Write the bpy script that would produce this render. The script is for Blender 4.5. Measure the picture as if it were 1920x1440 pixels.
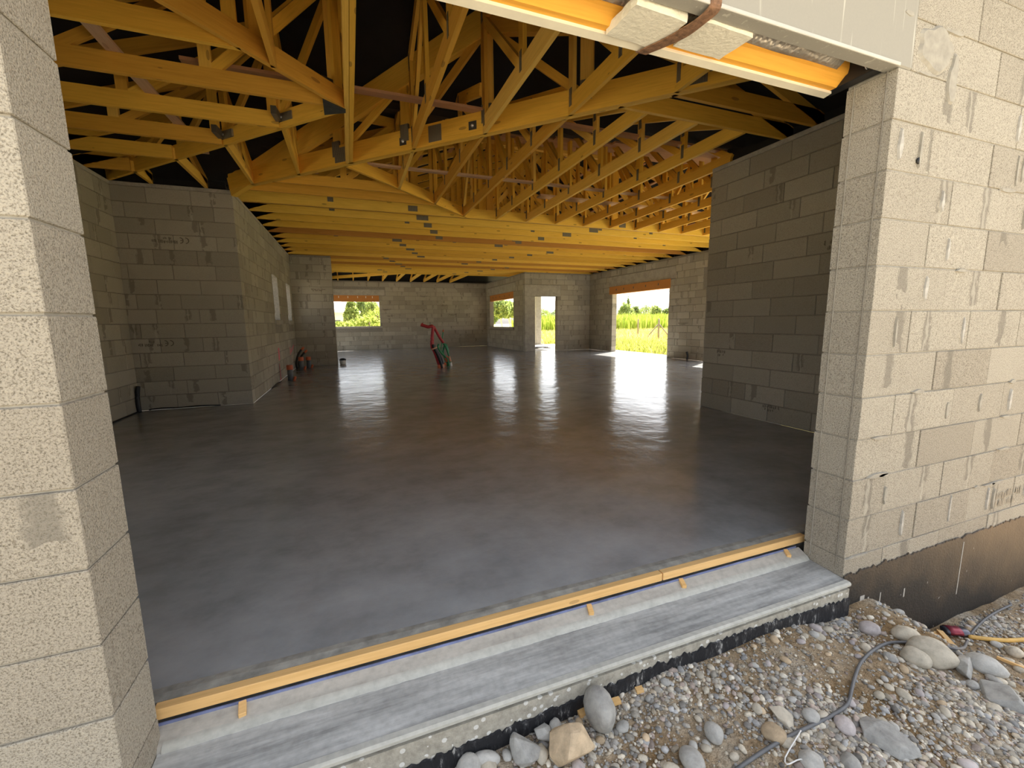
import bpy, bmesh, math, random
import numpy as np
from mathutils import Matrix, Vector, noise
random.seed(7); RNG = np.random.default_rng(11)
for o in list(bpy.data.objects): bpy.data.objects.remove(o)
SC = bpy.context.scene
COL = SC.collection

# ------------------------------------------------------------------ camera
cam_d = bpy.data.cameras.new('camera'); cam_d.sensor_fit = 'HORIZONTAL'; cam_d.sensor_width = 36.0
cam_d.lens = 36.0 * 795.7 / 1920.0; cam_d.clip_start = 0.05; cam_d.clip_end = 2000
cam = bpy.data.objects.new('camera', cam_d); COL.objects.link(cam)
YAW, PITCH, ROLL = 0.360345, 0.145507, -0.012142
CAMLOC = Vector((-2.195, -1.2357, 1.1709))
fw = Vector((math.sin(YAW)*math.cos(PITCH), math.cos(YAW)*math.cos(PITCH), -math.sin(PITCH)))
rt = Vector((math.cos(YAW), -math.sin(YAW), 0.0)); up = rt.cross(fw)
r2 = rt*math.cos(ROLL) + up*math.sin(ROLL); u2 = up*math.cos(ROLL) - rt*math.sin(ROLL)
cam.matrix_world = Matrix(((r2.x, u2.x, -fw.x, CAMLOC.x), (r2.y, u2.y, -fw.y, CAMLOC.y), (r2.z, u2.z, -fw.z, CAMLOC.z), (0, 0, 0, 1)))
SC.camera = cam

# ------------------------------------------------------------------ world, sun, exposure
W = bpy.data.worlds.new('sky'); SC.world = W; W.use_nodes = True
wt = W.node_tree; wt.nodes.clear()
sky = wt.nodes.new('ShaderNodeTexSky'); sky.sky_type = 'NISHITA'; sky.sun_disc = False
sky.sun_elevation = math.radians(50.5); sky.sun_rotation = math.radians(58); sky.air_density = 1.0; sky.dust_density = 3.0; sky.ozone_density = 1.0
hs = wt.nodes.new('ShaderNodeHueSaturation'); hs.inputs['Saturation'].default_value = 0.35
bg = wt.nodes.new('ShaderNodeBackground'); bg.inputs['Strength'].default_value = 0.30
wo = wt.nodes.new('ShaderNodeOutputWorld')
wt.links.new(sky.outputs[0], hs.inputs['Color']); wt.links.new(hs.outputs[0], bg.inputs['Color']); wt.links.new(bg.outputs[0], wo.inputs[0])
sd = bpy.data.lights.new('sun', 'SUN'); sd.energy = 14.0; sd.angle = math.radians(0.6); sd.color = (1.0, 0.94, 0.84)
sun = bpy.data.objects.new('sun', sd); COL.objects.link(sun)
sun.rotation_euler = Vector((1.5, 0.94, 2.15)).to_track_quat('Z', 'Y').to_euler()
vs = SC.view_settings; vs.view_transform = 'Standard'; vs.look = 'None'; vs.gamma = 1.0; vs.use_curve_mapping = False
vs.exposure = 0.64
SC.cycles.use_denoising = True; SC.cycles.max_bounces = 8; SC.cycles.diffuse_bounces = 6; SC.cycles.use_adaptive_sampling = True; SC.cycles.adaptive_threshold = 0.03; SC.cycles.glossy_bounces = 4
SC.cycles.sample_clamp_indirect = 12.0

# ------------------------------------------------------------------ helpers
ZC = 3.05          # wall head / underside of the trusses
SL = 0.35          # roof slope

def mesh(name, verts, faces, smooth=False):
    m = bpy.data.meshes.new(name); m.from_pydata([tuple(v) for v in verts], [], [tuple(f) for f in faces]); m.update()
    if smooth:
        m.polygons.foreach_set('use_smooth', [True]*len(m.polygons))
    return m
def npmesh(name, V, F, smooth=False, col=None):
    """V (n,3), F (m,k) numpy arrays; optional per-vertex colour"""
    m = bpy.data.meshes.new(name); k = F.shape[1]
    m.vertices.add(len(V)); m.vertices.foreach_set('co', np.asarray(V, np.float32).ravel())
    m.loops.add(F.size); m.loops.foreach_set('vertex_index', F.astype(np.int32).ravel())
    m.polygons.add(len(F)); m.polygons.foreach_set('loop_start', np.arange(0, F.size, k, dtype=np.int32))
    m.update(calc_edges=True); m.validate()
    if smooth: m.polygons.foreach_set('use_smooth', np.ones(len(F), bool))
    if col is not None:
        a = m.color_attributes.new('tint', 'FLOAT_COLOR', 'POINT')
        a.data.foreach_set('color', np.hstack([col, np.ones((len(col), 1))]).astype(np.float32).ravel())
    return m
WM = {}      # world matrix of every object made
def obj(name, me, mat=None, parent=None, M=None):
    o = bpy.data.objects.new(name, me); COL.objects.link(o)
    if mat is not None and len(me.materials) == 0: me.materials.append(mat)
    M = M or Matrix.Identity(4); WM[o.name] = M
    if parent is not None:
        o.parent = parent; o.matrix_basis = WM[parent.name].inverted() @ M
    else: o.matrix_basis = M
    return o
def thing(name, label, cat, loc=(0, 0, 0), group=None):
    o = bpy.data.objects.new(name, None); COL.objects.link(o); o.location = loc; o.empty_display_size = 0.1; WM[o.name] = Matrix.Translation(loc)
    return tag(o, label, cat, group)
def tag(o, label=None, cat=None, group=None, kind=None):
    if label: o['label'] = label
    if cat: o['category'] = cat
    if group: o['group'] = group
    if kind: o['kind'] = kind
    return o
BF = [(0, 3, 2, 1), (4, 5, 6, 7), (0, 1, 5, 4), (1, 2, 6, 5), (2, 3, 7, 6), (3, 0, 4, 7)]
def boxv(x0, x1, y0, y1, z0, z1):
    return [(x0, y0, z0), (x1, y0, z0), (x1, y1, z0), (x0, y1, z0), (x0, y0, z1), (x1, y0, z1), (x1, y1, z1), (x0, y1, z1)]
def boxes(name, L):
    V, F = [], []
    for b in L:
        n = len(V); V += boxv(*b); F += [tuple(i+n for i in f) for f in BF]
    return mesh(name, V, F)
def bevbox(name, x0, x1, y0, y1, z0, z1, b=0.004):
    """box with chamfered edges, 44 triangles"""
    bm = bmesh.new()
    vs_ = [bm.verts.new(v) for v in boxv(x0, x1, y0, y1, z0, z1)]
    for f in BF: bm.faces.new([vs_[i] for i in f])
    bmesh.ops.bevel(bm, geom=bm.edges[:], offset=b, segments=1, affect='EDGES', profile=0.5)
    me = bpy.data.meshes.new(name); bm.to_mesh(me); bm.free(); return me
def frame(p, q, n):
    p, q, n = Vector(p), Vector(q), Vector(n).normalized()
    x = (q-p).normalized(); z = x.cross(n).normalized(); y = z.cross(x)
    return Matrix(((x.x, y.x, z.x, p.x), (x.y, y.y, z.y, p.y), (x.z, y.z, z.z, p.z), (0, 0, 0, 1))), (q-p).length
def beam(name, p, q, n, thin, deep, mat, parent=None, ext=0.0):
    """timber from p to q; 'thin' along n, 'deep' across"""
    M, L = frame(p, q, n)
    return obj(name, boxes(name, [(-ext, L+ext, -thin/2, thin/2, -deep/2, deep/2)]), mat, parent, M)
def smoothpts(P, k=6):
    P = [Vector(p) for p in P]; out = []
    for i in range(len(P)-1):
        a, b, c, d = P[max(i-1, 0)], P[i], P[i+1], P[min(i+2, len(P)-1)]
        for j in range(k):
            t = j/k
            out.append(0.5*((2*b)+(c-a)*t+(2*a-5*b+4*c-d)*t*t+(3*b-a-3*c+d)*t**3))
    return out+[P[-1]]
def tube(name, P, r, n=8, k=6, ridged=0.0):
    P = smoothpts(P, k) if k else [Vector(p) for p in P]
    V, F = [], []; ref = Vector((0.31, 0.17, 0.93))
    for i, p in enumerate(P):
        t = (P[min(i+1, len(P)-1)]-P[max(i-1, 0)]).normalized()
        a = t.cross(ref)
        if a.length < 1e-3: a = t.cross(Vector((1, 0, 0)))
        a.normalize(); b = t.cross(a); ref = ref if abs(t.dot(ref)) < 0.95 else a
        rr = r*(1+ridged*(1 if i % 2 else -1))
        for j in range(n):
            an = 2*math.pi*j/n; V.append(p+a*math.cos(an)*rr+b*math.sin(an)*rr)
    for i in range(len(P)-1):
        for j in range(n):
            F.append((i*n+j, i*n+(j+1) % n, (i+1)*n+(j+1) % n, (i+1)*n+j))
    F.append(tuple(range(n))[::-1]); F.append(tuple((len(P)-1)*n+j for j in range(n)))
    return mesh(name, V, F, True)
def lathe(name, prof, n=20):
    V, F = [], []
    for r, z in prof:
        for j in range(n):
            an = 2*math.pi*j/n; V.append((r*math.cos(an), r*math.sin(an), z))
    for i in range(len(prof)-1):
        for j in range(n): F.append((i*n+j, i*n+(j+1) % n, (i+1)*n+(j+1) % n, (i+1)*n+j))
    F.append(tuple(range(n))[::-1]); F.append(tuple((len(prof)-1)*n+j for j in range(n)))
    m = mesh(name, V, F, True)
    return m
def extrude_x(name, prof, x0, x1):
    n = len(prof); V = [(x0, y, z) for y, z in prof]+[(x1, y, z) for y, z in prof]
    F = [(i, (i+1) % n, n+(i+1) % n, n+i) for i in range(n)]+[tuple(range(n))[::-1], tuple(range(n, 2*n))]
    return mesh(name, V, F)
ORD = ['first', 'second', 'third', 'fourth', 'fifth', 'sixth', 'seventh', 'eighth', 'ninth', 'tenth', 'eleventh', 'twelfth', 'thirteenth', 'fourteenth', 'fifteenth', 'sixteenth', 'seventeenth', 'eighteenth', 'nineteenth', 'twentieth', 'twenty-first', 'twenty-second']

# ------------------------------------------------------------------ materials
class NT:
    def __init__(s, name):
        s.m = bpy.data.materials.new(name); s.m.use_nodes = True; s.t = s.m.node_tree
        s.b = s.t.nodes['Principled BSDF']; s.out = s.t.nodes['Material Output']
    def n(s, ty, ins=None, **props):
        nd = s.t.nodes.new(ty)
        for k, v in props.items(): setattr(nd, k, v)
        for k, v in (ins or {}).items(): s.set(nd, k, v)
        return nd
    def set(s, nd, k, v):
        i = nd.inputs[k]
        if isinstance(v, bpy.types.NodeSocket): s.t.links.new(v, i)
        elif isinstance(v, bpy.types.Node): s.t.links.new(v.outputs[0], i)
        else:
            if i.type == 'RGBA' and len(v) == 3: v = (*v, 1)
            i.default_value = v
    def math(s, op, a, b=0.0, c=0.0, clamp=False):
        nd = s.n('ShaderNodeMath', {0: a, 1: b, 2: c}, operation=op); nd.use_clamp = clamp; return nd.outputs[0]
    def mix(s, f, a, b, blend='MIX'):
        nd = s.n('ShaderNodeMix', {'Factor': f, 'A': a, 'B': b} if False else None, data_type='RGBA', blend_type=blend)
        for idx, v in ((0, f), (6, a), (7, b)): s.set(nd, idx, v)
        return nd.outputs[2]
    def ramp(s, f, stops):
        nd = s.n('ShaderNodeValToRGB', {'Fac': f}); e = nd.color_ramp.elements
        while len(e) < len(stops): e.new(0.5)
        for el, (p, c) in zip(e, stops):
            el.position = p; el.color = (*c, 1) if len(c) == 3 else c
        return nd.outputs[0]
    def noise(s, vec, scale, detail=3.0, rough=0.55, w=None):
        nd = s.n('ShaderNodeTexNoise', {'Vector': vec, 'Scale': scale, 'Detail': detail, 'Roughness': rough}); return nd.outputs[0]
    def obj(s): return s.n('ShaderNodeTexCoord').outputs['Object']
    def scale(s, vec, sc, loc=(0, 0, 0)): return s.n('ShaderNodeMapping', {'Vector': vec, 'Scale': sc, 'Location': loc}).outputs[0]
    def rand(s): return s.n('ShaderNodeObjectInfo').outputs['Random']
    def shift(s, vec, amt=37.0):
        cb = s.n('ShaderNodeCombineXYZ', {0: s.math('MULTIPLY', s.rand(), amt), 1: s.math('MULTIPLY', s.rand(), amt*1.7), 2: s.math('MULTIPLY', s.rand(), amt*0.6)})
        return s.n('ShaderNodeVectorMath', {0: vec, 1: cb.outputs[0]}, operation='ADD').outputs[0]
    def done(s, color, rough=0.9, bump=None, bs=0.3, bd=0.01, spec=None, metal=None):
        s.set(s.b, 'Base Color', color); s.set(s.b, 'Roughness', rough)
        if spec is not None: s.set(s.b, 'Specular IOR Level', spec)
        if metal is not None: s.set(s.b, 'Metallic', metal)
        if bump is not None:
            bn = s.n('ShaderNodeBump', {'Strength': bs, 'Distance': bd, 'Height': bump}); s.t.links.new(bn.outputs[0], s.b.inputs['Normal'])
        return s.m
def plain(name, c, rough=0.7, var=0.12, scale=8.0, metal=None, spec=None, bump=0.0):
    k = NT(name); v = k.shift(k.obj()); nz = k.noise(v, scale, 4)
    d = tuple(x*(1-var) for x in c); l = tuple(min(1, x*(1+var)) for x in c)
    return k.done(k.ramp(nz, [(0.3, d), (0.7, l)]), rough, nz if bump else None, bump, 0.01, spec, metal)

def block_mat(name, dark, mid, light, speck, stain=0.5, pit=0.55):
    k = NT(name); o = k.obj(); v = k.shift(o); r = k.rand()
    base = k.ramp(r, [(0.0, dark), (0.5, mid), (1.0, light)])
    big = k.noise(v, 5.0, 4)
    col = k.mix(k.math('MULTIPLY', k.math('SUBTRACT', big, 0.5), 0.9, clamp=True), base, tuple(x*0.8 for x in mid))
    fine = k.noise(v, 300.0, 2, 0.6)
    med = k.noise(v, 185.0, 2, 0.6)
    col = k.mix(speck, col, k.mix(1.0, col, k.ramp(med, [(0.33, (0.55, 0.52, 0.47)), (0.47, (1.0, 1.0, 1.0)), (0.64, (1.2, 1.18, 1.15))]), 'MULTIPLY'))
    pits = k.ramp(fine, [(pit-0.2, (0.35, 0.33, 0.30)), (pit-0.1, (1, 1, 1))])
    col = k.mix(0.9*speck, col, k.mix(1.0, col, pits, 'MULTIPLY'))
    # mortar runs: a wet dark patch with a pale smear, at a random place on some blocks
    sx = k.n('ShaderNodeSeparateXYZ', {0: o})
    w1 = k.n('ShaderNodeTexWhiteNoise', {'W': k.math('MULTIPLY', r, 91.7)}, noise_dimensions='1D').outputs[0]
    w2 = k.n('ShaderNodeTexWhiteNoise', {'W': k.math('MULTIPLY', r, 53.3)}, noise_dimensions='1D').outputs[0]
    wob = k.math('MULTIPLY', k.math('SUBTRACT', k.noise(k.scale(v, (1, 1, 0.6)), 22.0, 4), 0.5), 0.075)
    d = k.math('ABSOLUTE', k.math('ADD', k.math('SUBTRACT', sx.outputs[0], k.math('MULTIPLY', k.math('SUBTRACT', w1, 0.5), 0.42)), wob))
    on = k.math('GREATER_THAN', w2, 1.0-stain)
    vert = k.math('GREATER_THAN', k.math('ADD', k.noise(v, 9.0, 2), k.math('MULTIPLY', sx.outputs[2], 1.2)), 0.43)
    patch = k.math('MULTIPLY', k.math('MULTIPLY', k.math('MULTIPLY', k.math('SUBTRACT', 0.040, d), 60.0, clamp=True), on), vert)
    col = k.mix(k.math('MULTIPLY', patch, 0.6), col, tuple(x*0.45 for x in mid))
    smear = k.math('MULTIPLY', k.math('MULTIPLY', k.math('SUBTRACT', 0.015, d), 90.0, clamp=True), k.math('MULTIPLY', on, k.math('GREATER_THAN', w1, 0.4)))
    col = k.mix(k.math('MULTIPLY', smear, 0.6), col, tuple(min(1, x*1.12) for x in light))
    h = k.math('ADD', k.math('MULTIPLY', fine, 0.5), k.math('ADD', med, k.math('MULTIPLY', smear, 0.5)))
    return k.done(col, 0.95, h, 0.55, 0.006, 0.15)
M_BLKX = block_mat('concrete_block_outside', (0.345, 0.31, 0.25), (0.385, 0.35, 0.285), (0.425, 0.39, 0.32), 0.8, 0.6)
M_BLKI = block_mat('concrete_block_inside', (0.34, 0.31, 0.245), (0.40, 0.365, 0.29), (0.455, 0.415, 0.335), 0.4, 0.75, 0.45)
M_BLKP = block_mat('concrete_block_partition', (0.33, 0.30, 0.24), (0.385, 0.355, 0.285), (0.44, 0.405, 0.33), 0.5, 0.14, 0.5)
M_MORT = plain('mortar', (0.26, 0.235, 0.19), 0.95, 0.18, 30, bump=0.3)
M_MORTX = plain('mortar_outside', (0.345, 0.318, 0.262), 0.95, 0.14, 30, bump=0.3)

def wood_mat(name, stops, knots=0.5, wet=0.0):
    k = NT(name); o = k.obj(); v = k.shift(o)
    g = k.noise(k.scale(v, (1.3, 26, 26)), 3.0, 5, 0.6)
    g2 = k.noise(k.scale(v, (0.6, 5, 5)), 2.0, 2)
    col = k.ramp(k.rand(), stops)
    col = k.mix(1.0, col, k.ramp(g, [(0.25, (0.86, 0.82, 0.74)), (0.55, (1, 1, 1)), (0.8, (1.05, 1.04, 1.02))]), 'MULTIPLY')
    col = k.mix(k.math('MULTIPLY', k.math('SUBTRACT', g2, 0.5), 1.2, clamp=True), col, k.mix(1.0, col, (0.85, 0.74, 0.6), 'MULTIPLY'))
    vo = k.n('ShaderNodeTexVoronoi', {'Vector': k.scale(v, (2.2, 7, 7)), 'Scale': 1.0})
    kn = k.math('LESS_THAN', vo.outputs['Distance'], 0.10)
    col = k.mix(k.math('MULTIPLY', kn, knots), col, (0.16, 0.065, 0.02))
    return k.done(col, 0.62, g, 0.2, 0.002, 0.3)
M_WOOD = wood_mat('yellow_timber', [(0.0, (0.68, 0.35, 0.048)), (0.35, (0.84, 0.47, 0.055)), (0.7, (0.88, 0.52, 0.070)), (1.0, (0.90, 0.57, 0.12))])
M_CHORD = wood_mat('yellow_timber_chord', [(0.0, (0.50, 0.22, 0.04)), (0.2, (0.62, 0.31, 0.045)), (0.45, (0.84, 0.50, 0.06)), (1.0, (0.92, 0.59, 0.09))])
M_LATH = wood_mat('pinkish_lath', [(0.0, (0.56, 0.36, 0.22)), (1.0, (0.66, 0.44, 0.27))], 0.3)
M_PINE = wood_mat('fresh_pine', [(0.0, (0.80, 0.50, 0.20)), (1.0, (0.84, 0.55, 0.25))], 0.35)
M_ORNG = wood_mat('orange_panel', [(0.0, (0.86, 0.40, 0.05)), (1.0, (0.92, 0.46, 0.06))], 0.15)
M_REDB = wood_mat('reddish_board', [(0.0, (0.50, 0.20, 0.05)), (1.0, (0.58, 0.25, 0.06))], 0.3)

k = NT('nail_plate'); o = k.obj()
wv = k.n('ShaderNodeTexWave', {'Vector': o, 'Scale': 28.0, 'Distortion': 0.6}, bands_direction='X').outputs[1]
M_PLATE = k.done(k.ramp(wv, [(0.25, (0.09, 0.078, 0.055)), (0.6, (0.27, 0.23, 0.16))]), 0.55, wv, 0.5, 0.002, 0.4, 0.3)
M_BRKT = plain('dark_bracket', (0.07, 0.068, 0.062), 0.5, 0.2, 20, metal=0.5)
M_STEEL = plain('zinc_washer', (0.75, 0.75, 0.74), 0.35, 0.05, metal=0.9)

k = NT('wet_screed'); o = k.obj()
n1 = k.noise(o, 0.7, 5, 0.6); n2 = k.noise(o, 2.4, 3, 0.5); n3 = k.noise(o, 8.0, 3, 0.55); n5 = k.noise(k.scale(o, (1.0, 1.25, 1), (0, 0, 0)), 2.4, 6, 0.66)
col = k.ramp(n1, [(0.3, (0.27, 0.277, 0.278)), (0.55, (0.32, 0.326, 0.325)), (0.75, (0.37, 0.373, 0.367))])
col = k.mix(0.5, col, k.mix(1.0, col, k.ramp(n5, [(0.36, (0.62, 0.62, 0.62)), (0.52, (1.0, 1.0, 1.0)), (0.66, (1.28, 1.27, 1.25))]), 'MULTIPLY'))
ro = k.math('ADD', 0.10, k.math('MULTIPLY', k.noise(o, 3.1, 3, 0.5), 0.16))
h = k.math('ADD', k.math('MULTIPLY', n2, 1.0), k.math('ADD', k.math('MULTIPLY', n3, 0.30), k.math('MULTIPLY', n5, 0.12)))
M_FLOOR = k.done(col, ro, h, 0.42, 0.02, 0.6)
M_EDGE = plain('dry_screed_edge', (0.30, 0.285, 0.245), 0.9, 0.3, 18, bump=0.5)
def conc(name, c, streak=(1, 6, 6), var=0.35, rough=0.85):
    k = NT(name); o = k.obj(); a = k.noise(k.scale(o, streak), 3.0, 6, 0.65); b = k.noise(o, 40.0, 4)
    col = k.ramp(a, [(0.28, tuple(x*(1-var) for x in c)), (0.5, c), (0.75, tuple(min(1, x*(1+var)) for x in c))])
    col = k.mix(0.35, col, k.mix(1.0, col, k.ramp(b, [(0.3, (0.6, 0.6, 0.6)), (0.6, (1.1, 1.1, 1.1))]), 'MULTIPLY'))
    return k.done(col, rough, k.math('ADD', a, k.math('MULTIPLY', b, 0.4)), 0.25, 0.006, 0.3)
M_SILL = conc('smooth_grey_sill', (0.45, 0.452, 0.43), (0.8, 8, 8), 0.45, 0.75)
M_NOSE = conc('pale_nosing', (0.50, 0.49, 0.435), (1, 5, 5), 0.15)
M_LEDGE = conc('dusty_ledge', (0.45, 0.425, 0.375), (1, 6, 6), 0.2)
M_CONC = conc('cast_concrete', (0.42, 0.385, 0.32), (2, 2, 2), 0.2)
M_CONCI = conc('cast_concrete_inside', (0.40, 0.37, 0.31), (2, 2, 2), 0.22)
k = NT('rough_concrete_face'); o = k.obj(); b = k.noise(o, 26.0, 5, 0.7); vo = k.n('ShaderNodeTexVoronoi', {'Vector': o, 'Scale': 34.0})
ch = k.math('MULTIPLY', k.math('LESS_THAN', vo.outputs['Distance'], 0.30), k.math('GREATER_THAN', k.noise(o, 9.0, 2), 0.44))
M_SPLAT = k.done(k.mix(ch, k.ramp(b, [(0.3, (0.28, 0.26, 0.21)), (0.6, (0.45, 0.42, 0.35))]), (0.68, 0.67, 0.62)), 0.9, b, 0.6, 0.01, 0.2)
# lintel: drips of laitance down the cast face (stains with their own shape)
k = NT('lintel_panel'); o = k.obj()
st = k.noise(k.scale(o, (1, 1, 0.035)), 42.0, 2, 0.6); st2 = k.noise(k.scale(o, (14, 1, 1.6)), 2.2, 2); fi = k.noise(o, 150.0, 2)
dr = k.ramp(st, [(0.625, (0, 0, 0)), (0.66, (0.7, 0.7, 0.7))])
col = k.mix(k.math('MULTIPLY', fi, 0.5), (0.34, 0.32, 0.27), (0.285, 0.272, 0.235))
col = k.mix(k.math('MULTIPLY', k.n('ShaderNodeSeparateColor', {0: dr}).outputs[0], k.math('MULTIPLY', k.math('SUBTRACT', st2, 0.42), 6.0, clamp=True)), col, (0.56, 0.53, 0.45))
M_LINT = k.done(col, 0.85, fi, 0.1, 0.003, 0.2)
k = NT('bitumen_coat'); o = k.obj(); a = k.noise(k.scale(o, (1, 1, 0.6)), 24.0, 4, 0.7); b = k.noise(o, 4.0, 3); c = k.noise(o, 90.0, 2)
sx = k.n('ShaderNodeSeparateXYZ', {0: o})
dust = k.math('ADD', k.math('MULTIPLY', sx.outputs[0], 0.42), k.math('MULTIPLY', sx.outputs[2], 1.5), clamp=False)
dust = k.math('ADD', dust, k.math('ADD', b, -0.22), clamp=True)
col = k.mix(dust, (0.022, 0.020, 0.018), (0.17, 0.115, 0.065))
col = k.mix(k.math('MULTIPLY', k.math('GREATER_THAN', a, 0.69), 0.6), col, (0.45, 0.43, 0.40))
M_BITU = k.done(col, 0.6, k.math('ADD', a, c), 0.5, 0.006, 0.4)
k = NT('black_membrane'); o = k.obj(); a = k.noise(k.scale(o, (1, 1, 0.35)), 22.0, 5, 0.75)
M_MEMB = k.done(k.ramp(a, [(0.50, (0.018, 0.018, 0.02)), (0.58, (0.05, 0.05, 0.052)), (0.64, (0.36, 0.35, 0.33))]), 0.7, a, 0.8, 0.01, 0.3)
M_ROOF = plain('black_roof_underlay', (0.010, 0.009, 0.009), 0.9, 0.2)
M_TILE = plain('roof_tiles', (0.42, 0.22, 0.13), 0.9, 0.2)
M_BATT = wood_mat('roof_batten', [(0.0, (0.42, 0.22, 0.11)), (1.0, (0.55, 0.30, 0.16))], 0.2)
k = NT('gravel_soil'); o = k.obj(); a = k.noise(o, 3.2, 5, 0.6); b = k.noise(o, 45.0, 4, 0.7); c = k.noise(o, 170.0, 3)
col = k.ramp(a, [(0.38, (0.27, 0.18, 0.09)), (0.5, (0.41, 0.31, 0.195)), (0.64, (0.50, 0.435, 0.335))])
col = k.mix(1.0, col, k.ramp(b, [(0.3, (0.5, 0.48, 0.45)), (0.6, (1.15, 1.15, 1.15))]), 'MULTIPLY')
M_SOIL = k.done(col, 0.95, k.math('ADD', b, c), 0.9, 0.012, 0.2)
M_DIRT = plain('sandy_yard', (0.50, 0.45, 0.35), 0.95, 0.2, 2.0)
M_FIELD = plain('dry_field', (0.50, 0.44, 0.17), 0.95, 0.35, 1.2)
def vcol(name, rough=0.85, gain=1.0, bs=0.25, sc=90.0, trans=False):
    k = NT(name); a = k.n('ShaderNodeVertexColor', layer_name='tint').outputs[0]; nz = k.noise(k.obj(), sc, 3)
    return k.done(k.mix(1.0, a, k.ramp(nz, [(0.3, (0.75, 0.75, 0.75)), (0.65, (1.12, 1.12, 1.12))]), 'MULTIPLY'), rough, nz, bs, 0.003, 0.25)
M_PEB = vcol('pebbles'); M_LEAF = vcol('leaves', 0.7, bs=0.0, sc=3.0)
tn = M_LEAF.node_tree; a_ = tn.nodes.new('ShaderNodeVertexColor'); a_.layer_name = 'tint'; tr_ = tn.nodes.new('ShaderNodeBsdfTranslucent'); mx_ = tn.nodes.new('ShaderNodeMixShader'); mx_.inputs[0].default_value = 0.4
tn.links.new(a_.outputs[0], tr_.inputs[0]); tn.links.new(tn.nodes['Principled BSDF'].outputs[0], mx_.inputs[1]); tn.links.new(tr_.outputs[0], mx_.inputs[2]); tn.links.new(mx_.outputs[0], tn.nodes['Material Output'].inputs[0])
def stone_mat(name, c, var=0.3):
    k = NT(name); v = k.shift(k.obj()); a = k.noise(v, 25.0, 5, 0.65); b = k.noise(v, 160.0, 3)
    r = k.ramp(k.rand(), [(0.0, tuple(x*0.8 for x in c)), (1.0, tuple(min(1, x*1.2) for x in c))])
    col = k.mix(1.0, r, k.ramp(a, [(0.3, (1-var,)*3), (0.6, (1.05,)*3)]), 'MULTIPLY')
    return k.done(col, 0.85, k.math('ADD', a, b), 0.35, 0.004, 0.25)
M_SGREY = stone_mat('grey_stone', (0.47, 0.455, 0.415)); M_STAN = stone_mat('tan_stone', (0.56, 0.43, 0.28)); M_SBUF = stone_mat('buff_stone', (0.53, 0.475, 0.375))
M_SCON = stone_mat('broken_concrete', (0.46, 0.45, 0.415), 0.35); M_SMAU = stone_mat('mauve_stone', (0.47, 0.42, 0.40))
M_FOAM = plain('white_foam', (0.80, 0.76, 0.62), 0.9, 0.05, 60, bump=0.4)
k = NT('bubble_foil'); o = k.obj(); vo = k.n('ShaderNodeTexVoronoi', {'Vector': o, 'Scale': 75.0}, feature='SMOOTH_F1'); a = k.noise(o, 5.0, 3)
M_FOIL = k.done(k.ramp(a, [(0.35, (0.45, 0.42, 0.37)), (0.65, (0.72, 0.68, 0.6))]), 0.4, vo.outputs['Distance'], 0.8, 0.006, 0.5, 0.55)
M_CREAM = plain('cream_profile', (0.80, 0.74, 0.58), 0.6, 0.06, 10)
M_GREYP = plain('grey_profile', (0.50, 0.48, 0.42), 0.5, 0.06, 10)
M_RUST = plain('rusty_strap', (0.20, 0.105, 0.055), 0.85, 0.45, 60, bump=0.4)
M_BLUE = plain('blue_membrane', (0.17, 0.20, 0.36), 0.7, 0.35, 14)
M_BLACK = plain('black_plastic', (0.012, 0.012, 0.013), 0.5, 0.2)
M_RED = plain('red_conduit', (0.45, 0.025, 0.035), 0.5, 0.15); M_GREEN = plain('green_conduit', (0.02, 0.22, 0.08), 0.5, 0.15)
M_ORAN = plain('orange_plastic', (0.62, 0.15, 0.06), 0.6, 0.15); M_GPIPE = plain('grey_pipe', (0.14, 0.15, 0.16), 0.55, 0.15)
M_PALEO = plain('dusty_orange_sleeve', (0.60, 0.32, 0.20), 0.8, 0.2); M_WHITE = plain('white_plastic', (0.78, 0.77, 0.73), 0.6, 0.05)
M_PINK = plain('pink_spray_paint', (0.75, 0.16, 0.20), 0.9, 0.3, 40); M_INK = plain('dark_print', (0.15, 0.13, 0.10), 0.9, 0.3, 60); M_INKX = plain('faded_print', (0.31, 0.265, 0.20), 0.9, 0.15, 60)
M_CABLE = plain('grey_cable', (0.13, 0.132, 0.135), 0.55, 0.15, 30); M_YELL = plain('yellow_hose', (0.68, 0.42, 0.11), 0.6, 0.15, 20)
M_CANR = plain('red_can', (0.25, 0.03, 0.05), 0.35, 0.2, metal=0.4); M_CAND = plain('dark_can', (0.10, 0.10, 0.12), 0.3, 0.2, metal=0.7)
M_BARK = plain('bark', (0.20, 0.15, 0.10), 0.95, 0.3, 20); M_PBARK = plain('pale_bark', (0.62, 0.57, 0.47), 0.95, 0.2, 20); M_POST = plain('weathered_post', (0.30, 0.24, 0.18), 0.95, 0.25, 20)
M_RENDER = plain('white_render', (0.80, 0.76, 0.70), 0.9, 0.05); M_GLASS = plain('dark_glass', (0.16, 0.18, 0.20), 0.15, 0.1)

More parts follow.
